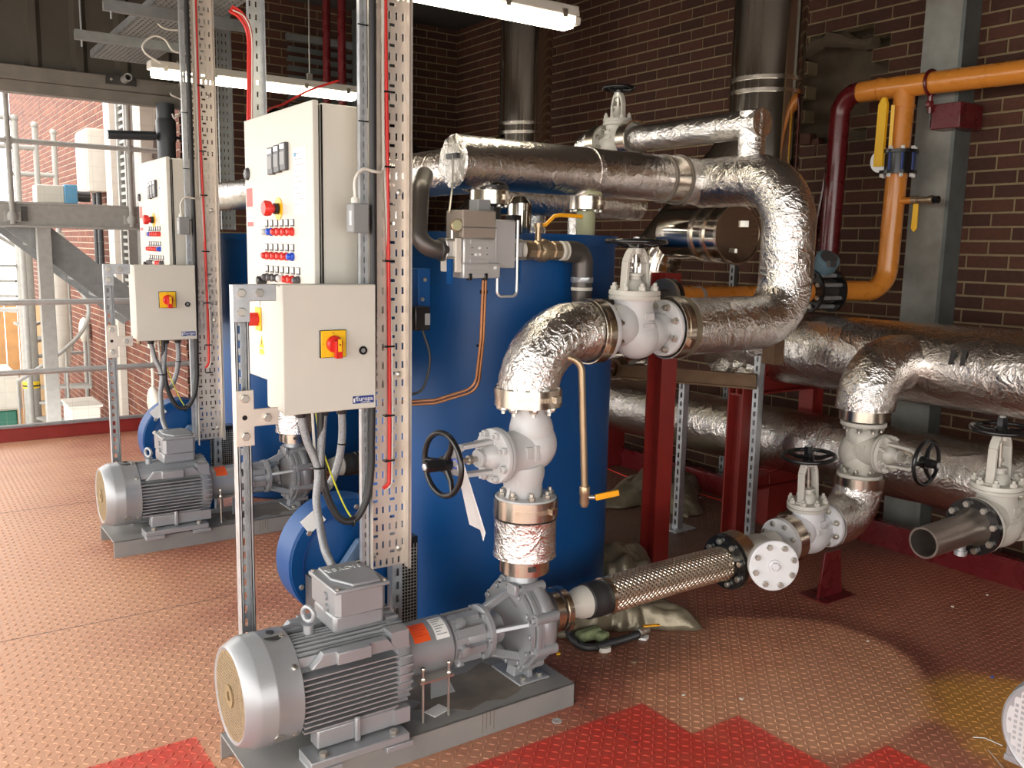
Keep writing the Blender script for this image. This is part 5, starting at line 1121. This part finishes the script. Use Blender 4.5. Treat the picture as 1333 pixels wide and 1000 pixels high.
    o=P(xf,3.515,1.865); hdl=obj('quarter_turn_lock',B().lathe([(.024,0),(.024,.004),(.018,.012)],o,-EX,24),'dark',t); obj('lock_slot',B().box(o+V(-.014,-.012,-.003),o+V(-.012,.012,.003)),'black',hdl)
    lab(obj('red_label',B().box(P(xf-.001,3.47,1.74),P(xf,3.535,1.81)),'pink',t),'faded red sticker'); lab(obj('white_label',B().box(P(xf-.001,3.46,1.625),P(xf,3.53,1.725)),'paper',t),'white sticker with a red band'); obj('label_band',B().box(P(xf-.0016,3.462,1.665),P(xf-.001,3.528,1.682)),'pink',t)
    ch=obj('schedule_sheet',B().box(P(xf-.001,2.93,1.70),P(xf,3.045,1.925)),'paper',t)
    for k in range(10): obj('sheet_line',B().box(P(xf-.0013,3.035-.045-.02*(k%3),1.905-k*.019),P(xf-.001,3.035,1.907-k*.019)),'greybox',ch)
    obj('sheet_logo',B().box(P(xf-.0014,3.015,1.897),P(xf-.001,3.035,1.91)),'outblue',ch)
    o=P(xf,3.425,1.31); q=obj('door_isolator',B().box(o+V(-.006,-.03,-.045),o+V(0,.03,.045)),'yellow',t,bevel=.002); obj('isolator_knob',B().lathe([(.020,.006),(.018,.045)],o,-EX,20).box(o+V(-.046,-.007,-.025),o+V(-.006,.007,.025)),'redplast',q); obj('isolator_tag',B().box(o+V(-.004,-.018,.05),o+V(0,.018,.075)),'silver',q)
    o=P(xf-.001,3.40,1.22); lab(obj('warning_triangle',B().prism([(-.026,-.02),(.026,-.02),(0,.028)],o,EY,EZ,EX,.001),'yellow',t),'yellow warning triangle'); obj('warning_bolt',B().prism([(-.004,-.012),(.006,.0),(.001,.002),(.005,.016),(-.006,.001),(0,-.001)],o-EX*.0006,EY,EZ,EX,.0008),'black',t); obj('warning_text',B().box(o+V(0,-.024,-.045),o+V(.001,.024,-.025)),'yellow',t)
    obj('vertical_seam',B().box(P(xc+.0225,2.8735,1.09),P(xc+.028,2.876,2.056)),'black',t)
    # --- strut and perforated cable tray
    t=T('tray_strut','%s vertical strut post left of the perforated tray'%nm,'post',P(1.316,2.79,.0),'tray struts')
    zb=.47; obj('channel',strut(B(),*P(1.319,2.775,0)[:2],zb,3.75,w=.026,d=.022,slot='-y',sw=.005,sl=.018,pitch=.034),'galv',t,flat=True)
    t2=T('tray_foot_post','%s galvanised foot post below the end of the perforated tray'%nm,'post',P(1.45,2.80,0),'tray foot posts')
    obj('channel',strut(B(),*P(1.452,2.80,0)[:2],0,.62,slot='-y',sw=.012),'galv',t2,flat=True); obj('base_plate',B().box(P(1.40,2.76,0),P(1.50,2.85,.006)),'galv',t2)
    t=T('cable_tray','%s tall perforated galvanised cable tray running up to the roof'%nm,'cable tray',P(1.41,2.77,.47),'cable trays')
    x0,w,zt=1.338,.136,3.75; L=zt-zb; holes=[]; z=.012; 
    holes=[(.012+.024*k,.020+.024*k,.008,.030) for k in range(5)]; z=.045
    while z+.06<L:
        for xk in (.022,.046,.072,.098,.122): holes.append((xk,xk+.0075,z+.026,z+.050))
        for xk in (.010,.076): holes.append((xk,xk+.020,z+.004,z+.014))
        z+=.064
    b=B().perf(P(x0,2.765,zb),EX,EZ,EY,w,L,holes,.0018); b.box(P(x0+w,2.735,zb-.01),P(x0+w+.002,2.767,zt)); b.box(P(x0+w-.002,2.735,zb-.01),P(x0+w+.010,2.737,zt)); b.box(P(x0-.002,2.740,zb-.03),P(x0,2.767,zt))
    obj('tray',b,'zincnew',t,flat=True)
    b=B()
    for z in (.53,1.16,1.78,2.40): b.lathe([(.011,0),(.011,.003),(.006,.006)],P(x0+w-.024,2.765,z),-EY,16)
    b.lathe([(.011,0),(.011,.003),(.006,.006)],P(x0+.012,2.765,.52),-EY,16); obj('screws',b,'zinc',t)
    # --- cables clipped to the tray
    xr=x0+.068
    cb=T('tray_cables','red and white cables tied to the %s perforated tray'%nm,'cable',P(xr,2.755,1.2),'tray cables')
    zend=.82 if near else .95
    obj('red_cable',B().tube(spline([P(xr-.016,2.765,zend-.06),P(xr-.008,2.752,zend-.045),P(xr,2.753,zend),P(xr+.002,2.756,1.2),P(xr-.004,2.756,1.8),P(xr-.012,2.756,2.5),P(xr-.010,2.756,3.75)],8),.0068,10),'redcable',cb)
    obj('white_cable',B().tube(spline([P(xr-.010,2.765,zend-.065),P(xr+.002,2.750,zend-.048),P(xr+.0105,2.753,zend),P(xr+.012,2.756,1.2),P(xr-.016,2.756,1.9),P(xr-.025,2.756,2.5),P(xr-.024,2.756,3.75)],8),.0042,8),'whitecable',cb)
    b=B()
    for z in (.86,1.02,1.26,1.55,1.86,2.1,2.45): b.box(P(xr-.020,2.745,z-.003),P(xr+.018,2.765,z+.003))
    obj('cable_ties',b,'black',cb)
    obj('trunk_cable',B().tube([P(x0-.003,2.748,.90),P(x0+.005,2.745,1.4),P(x0+.005,2.745,3.75)],.0125,12),'rubber',cb)
    b=B()
    for z in (1.1,1.42,1.72,2.0,2.3): b.box(P(1.300,2.760,z-.002),P(1.345,2.764,z+.002))
    obj('strut_ties',b,'black',cb)
    # --- grey junction box with a white lead
    jb=T('junction_box','grey junction box with a white lead on the %s tray strut'%nm,'box',P(1.29,2.75,1.72),'junction boxes')
    q=P(1.283,2.735,1.70); obj('box',B().box(q+V(-.028,-.025,-.06),q+V(.03,.028,.035)),'greybox',jb,bevel=.005); obj('lid_label',B().box(q+V(-.0285,-.012,-.035),q+V(-.0275,.002,.01)),'silver',jb); obj('gland',B().lathe([(.014,0),(.014,.015),(.010,.02)],q+V(-.008,0,.035),EZ,12),'whitecable',jb)
    obj('lead',B().tube(spline([q+V(-.008,0,.05),q+V(-.008,0,.11),q+V(.02,.0,.145),q+V(.065,.0,.14),q+V(.098,.015,.15),P(xr-.022,2.752,1.93),P(xr-.022,2.754,2.2),P(xr-.02,2.754,3.75)],8),.0055,10),'whitecable',jb)
panel_set((0,0,0),True); panel_set((.095,2.44,0),False,.05)
# ================================================================ MORE TRAYS AND CABLES IN THE BACKGROUND
def tray(name,label,x,y,w,z0,z1,mt='galv'):
    holes=[]; z=.02
    while z+.05<z1-z0:
        for k in range(int(w/.028)): holes.append((.010+k*.028,.018+k*.028,z,z+.024))
        z+=.055
    b=B().perf((x,y,z0),EX,EZ,EY,w,z1-z0,holes,.002); b.box((x-.002,y-.03,z0),(x,y,z1)); b.box((x+w,y-.03,z0),(x+w+.002,y,z1))
    return tag(obj(name,b,mt,loc=(x,y,z0),flat=True),label,'cable tray')
q=py(283,120,6.9); tray('cable_tray','dull perforated tray hanging behind the farther tray',q[0],6.9,.10,1.7,3.75,'galv_dark')
q=py(322,60,4.1); tray('cable_tray','perforated tray beside the sweeping red cables above the near cabinet',q[0],4.1,.07,1.9,3.75)
q=py(308,30,4.05)
rc=T('red_cable_sweep','bundle of red cables sweeping off the overhead tray and down behind the near cabinet','cable',q)
for k in range(3):
    a=[py(298+2*k,14-3*k,4.06),py(312+2*k,24-3*k,4.06),py(322+2.2*k,45-2*k,4.06),py(323+2.4*k,90,4.06),py(322+2.4*k,210,4.06)]
    obj('red_cable',B().tube(spline(a,8),.006,8),'redcable',rc)
obj('white_core',B().tube(spline([py(303,13,4.05),py(318,22,4.05),py(327,45,4.05),py(328,90,4.05),py(327,210,4.05)],8),.003,8),'whitecable',rc)
# overhead tray and its hanger arms (above the farther set)
oz=2.98
def overhead(y0,y1,x0,x1,z,label):
    holes=[]
    for i in range(int((x1-x0)/.03)):
        for j in range(int((y1-y0)/.055)): holes.append((.008+i*.03,.018+i*.03,.012+j*.055,.042+j*.055))
    b=B().perf((x0,y0,z),EX,EY,EZ,x1-x0,y1-y0,holes,.002); b.box((x0,y0,z),(x0+.002,y1,z+.05)); b.box((x1-.002,y0,z),(x1,y1,z+.05)); return tag(obj('overhead_tray',b,'galv_dark',loc=(x0,y0,z),flat=True),label,'cable tray')
overhead(4.9,7.4,1.35,1.75,2.92,'perforated cable tray lying overhead behind the farther tray')
for y,l in ((5.6,'nearer'),(6.5,'farther')): tag(obj('hanger_arm',B().box((1.1,y-.02,2.86),(1.95,y+.02,2.905)).box((1.1,y-.02,2.905),(1.95,y-.015,2.92)).box((1.1,y+.015,2.905),(1.95,y+.02,2.92)),'galv_dark',loc=(1.5,y,2.88)),'%s strut arm carrying the overhead tray at the top left'%l,'bracket')
for y,l in ((5.6,'nearer'),(6.5,'farther')): tag(obj('threaded_rod',B().cyl((1.14,y,2.82),(1.14,y,3.75),.006,n=8),'galv',loc=(1.14,y,2.8)),'thin threaded rod hanging the %s strut arm'%l,'rod')
tag(obj('white_lead',B().tube(spline([py(209,82,5.45),py(190,70,5.45),py(186,58,5.45),py(200,47,5.45),py(215,52,5.45),py(225,66,5.45),py(242,70,5.45)],8),.0055,8),'whitecable',loc=py(209,82,5.45)),'white cable looping over the left end of the far light fitting','cable')
tag(obj('white_lead',B().tube(spline([py(196,12,6),py(205,30,6),py(217,38,6),py(242,40,6)],8),.005,8),'whitecable',loc=py(196,12,6)),'thin white cable drooping below the overhead tray','cable')
tag(obj('white_lead',B().tube(spline([py(231,80,7.9),py(234,110,7.8),py(222,122,7.6),py(236,130,7.6),py(237,142,7.6),py(228,154,7.6),py(224,148,7.6)],8),.0075,8),'whitecable',loc=py(233,98,7.6)),'white cable hanging in front of the door beam end','cable')
for i,(x,yy) in enumerate(((445,6.3),(425,6.6))): 
    q=py(x,50,yy); tag(obj('maroon_riser',B().cyl((q[0],yy,2.0),(q[0],yy,3.75),.03,n=14),'maroon',loc=q),['maroon vertical pipe behind the far light fitting, right one','maroon vertical pipe behind the far light fitting, left one'][i],'pipe')
tag(obj('thin_red_cable',B().tube(spline([py(330,200,4.05),py(345,148,4.3),py(370,135,4.6),py(402,118,4.6),py(440,105,4.6)],6),.006,8),'redcable',loc=py(345,148,4.6)),'thin red cable slanting above the near control cabinet','cable')
# ================================================================ LIGHT FITTINGS
def fitting(d,label):
    d=V(*d); t=T('light_fitting',label,'light',V(1.75,3.07,2.55)+d,'fluorescent light fittings'); x0,x1=1.14,2.41; P=lambda x,y,z:V(x,3.07+y,2.56+z)+d
    obj('housing',B().prism([(-.055,0),(.055,0),(.045,.045),(-.045,.045)],P(x0,0,0),EY,EZ,EX,x1-x0),'offwhite',t,bevel=.006)
    df=obj('diffuser',B().prism([(-.050,0),(-.046,-.025),(-.03,-.042),(.03,-.042),(.046,-.025),(.050,0)],P(x0+.02,0,-.001),EY,EZ,EX,x1-x0-.04),'tube',t)
    b=B()
    for k in range(5):
        x=x0+.08+k*(x1-x0-.16)/4; b.box(P(x-.012,-.058,-.012),P(x+.012,-.046,.02)); b.box(P(x-.012,.046,-.012),P(x+.012,.058,.02))
    obj('clips',b,'zinc',t); obj('end_cap',B().prism([(-.052,.0),(-.046,-.03),(.046,-.03),(.052,0)],P(x1-.022,0,0),EY,EZ,EX,.03),'offwhite',t,bevel=.004)
    obj('suspension',B().box(P(x0+.3,-.01,.04),P(x0+.33,.01,.09)).cyl(P(x0+.315,0,.08),P(x0+.315,0,1.19),.005,n=8).box(P(x1-.33,-.01,.04),P(x1-.30,.01,.09)).cyl(P(x1-.315,0,.08),P(x1-.315,0,1.19),.005,n=8),'zinc',t)
fitting((0,0,-.02),'lit fluorescent fitting at the top centre above the foil header')
fitting((.165,2.43,.0),'lit fluorescent fitting passing behind the farther cable tray')
# ================================================================ DEBRIS
def blanket(name,label,c,sx,sy,h,seed,mt='blanket',rot=0,fm=13):
    r_=np.random.default_rng(seed); n,m_=54,40; hh=np.zeros((n,m_))
    X,Y=np.meshgrid(np.linspace(-1,1,n),np.linspace(-1,1,m_),indexing='ij')
    for _ in range(22):
        a=r_.uniform(0,PI); f=r_.uniform(2.5,fm); p=r_.uniform(0,6); hh+=np.abs(np.sin((X*math.cos(a)+Y*math.sin(a))*f+p))*r_.uniform(.1,.4)/ (1+f*.25)
    hh=hh/hh.max(); ed=np.clip(1-np.maximum(np.abs(X),np.abs(Y))**5,0,1); Z=h*(hh*.75+.25*(1-(X*X+Y*Y)*.4))*ed+.004
    ang=np.arctan2(Y,X); rr=1+.16*np.sin(ang*3+seed)+.10*np.sin(ang*7+seed*2)+.05*np.sin(ang*17)
    co,si=math.cos(rot),math.sin(rot); x=X*sx*rr; y=Y*sy*rr
    P=np.stack([c[0]+x*co-y*si,c[1]+x*si+y*co,c[2]+Z],-1).reshape(-1,3); F=[(i*m_+j,(i+1)*m_+j,(i+1)*m_+j+1,i*m_+j+1) for i in range(n-1) for j in range(m_-1)]
    b=B().add(P.tolist(),F); o=obj(name,b,mt,loc=c,ang=50); md=o.modifiers.new('thick','SOLIDIFY'); md.thickness=.006; md.offset=0
    return tag(o,label,'insulation')
blanket('insulation_blanket','crumpled foil insulation blanket on the floor under the braided hose',tuple(pz(808,806,.0)),.25,.15,.13,3,rot=-.45)
b=B(); o_=V(2.50,2.84,0)
blanket('insulation_blanket','crumpled insulation propped against the blue boiler foot behind the hose',tuple(pz(798,775,.0)+V(.05,.08,0)),.21,.13,.24,12,rot=-.5,fm=6)
blanket('insulation_blanket','heap of crumpled foil blanket on the floor behind the red frame',(4.15,4.2,0),.45,.26,.15,8,rot=.6,fm=18)
blanket('insulation_blanket','foil scraps on the dark floor below the lower foil pipe, beside the red frame',(4.5,3.2,0),.2,.25,.12,11,rot=.2)
t=tag(obj('wool_offcut',B().obox(pz(766,826,.03),(1,-.15,.1),(.15,1,0),(0,0,1),.11,.05,.045).obox(pz(784,829,.025),(1,.4,0),(-.4,1,0),EZ,.05,.05,.045),'wool',loc=pz(766,826,0),bevel=.012),'green-grey wool offcut lying beside the black drain hose','insulation')
dh=T('drain_hose','black corrugated drain hose lying on the floor with a small lever valve','hose',(2.1,2.3,.02))
hp2=[py(742,790,2.46),pz(739,815,.09),pz(748,835,.035),pz(768,843,.02),pz(800,836,.025),pz(832,826,.05)]
sp_=fine(spline(hp2,14),.004); obj('hose',B().tube(sp_,[.0155+.0016*(k%2) for k in range(len(sp_))],12),'rubber',dh)
q=pz(838,824,.05); obj('valve_body',B().lathe([(.016,0),(.020,.003),(.020,.02),(.015,.022),(.018,.03),(.018,.05)],q-V(.02,-.01,0),(1,.0,.12),10),'zinc',dh); lab(obj('lever',B().bar(q+V(-.005,0,.03),q+V(.055,-.035,.035),.016,.006),'lever',dh,bevel=.002),'orange-yellow lever')
def chip(p,label,mt,s,h=.008,name='debris_flake'):
    b=B(); k=7; b.prism([(s*random.uniform(.6,1)*math.cos(2*PI*i/k),s*random.uniform(.4,.8)*math.sin(2*PI*i/k)) for i in range(k)],p,EX,EY,EZ,h); return tag(obj(name,b,mt,loc=p),label,'debris')
chip(pz(787,848,.001),'pale crumbled flake on the floor beside the drain hose','offwhite',.03,.018)
chip(pz(826,862,.001),'tan flake on the floor right of the drain hose','brass',.018,.006)
chip(pz(727,852,.001),'yellow-green crumb on the floor behind the pump base end','yellow',.012,.006)
chip(pz(838,832,.001),'white rag scrap under the drain hose valve','paper',.03,.01)
chip(pz(1292,882,.001),'tiny blue wire end on the ochre spill','blueplast',.008,.005)
tag(obj('steel_washer',B().ring((1.79,2.255,.001),EZ,.006,.017,0,.003,24),'silver',loc=(1.79,2.255,0)),'loose washer on the floor in front of the near base','washer')
for i,(a,c) in enumerate((((1266,960),(1305,971)),((1286,976),(1306,1000)))): tag(obj('wire_offcut',B().tube([pz(*a,.004),(pz(*a,.004)+pz(*c,.004))/2+V(.0,.01,.008),pz(*c,.004)],.0015,6),'silver',loc=pz(*a,0)),['long thin wire offcut on the floor near the third motor, upper one','short thin wire offcut on the floor near the third motor, lower one'][i],'wire')
for i in range(10):
    x,y=((900,640),(912,648),(935,640),(870,630),(1285,775),(1240,790),(965,910),(700,480),(1130,835),(890,905))[i]
    if i==7: continue
    chip(pz(x,y,.001),['pale fleck by the strut post base','second pale fleck by the strut post base','flake near the red frame foot','small fleck between the red post and strut','pale fleck on the floor right of the dark rim','flake under the open pipe stub','fleck in the middle of the dried puddle','','fleck on the puddle rim','sliver at the puddle left edge'][i],'offwhite',.010,.004)
tag(obj('red_wire',B().tube(spline([pz(x,y,.006) for x,y in ((790,610),(830,625),(900,640),(960,655),(1020,645),(1060,620))],8),.004,8),'redcable',loc=pz(790,610,0)),'thin red cable snaking over the dark floor behind the red posts','cable')
# hanging paper tag on the first handwheel
pt=T('paper_tag','long white paper tag tied to the near black handwheel with blue string','tag',py(600,600,2.42))
a=[py(592,612,2.40),py(606,620,2.40),py(632,697,2.40),py(629,706,2.40),py(612,684,2.42)]
u0=py(598,603,2.40); P=[py(594,606,2.40),py(604,604,2.40),py(632,694,2.40),py(629,705,2.41),py(625,690,2.40),py(611,683,2.40)]
b=B(); n=len(P); b.add([p for p in P]+[p+V(.0015,.0015,0) for p in P],[tuple(range(n)),tuple(range(n,2*n))[::-1]]+[(i,n+i,n+(i+1)%n,(i+1)%n) for i in range(n)]); obj('paper',b,'paper',pt,flat=True)
obj('string',B().torus(py(592,604,2.42),(1,.3,.2),.016,.002,18,6),'blueplast',pt)
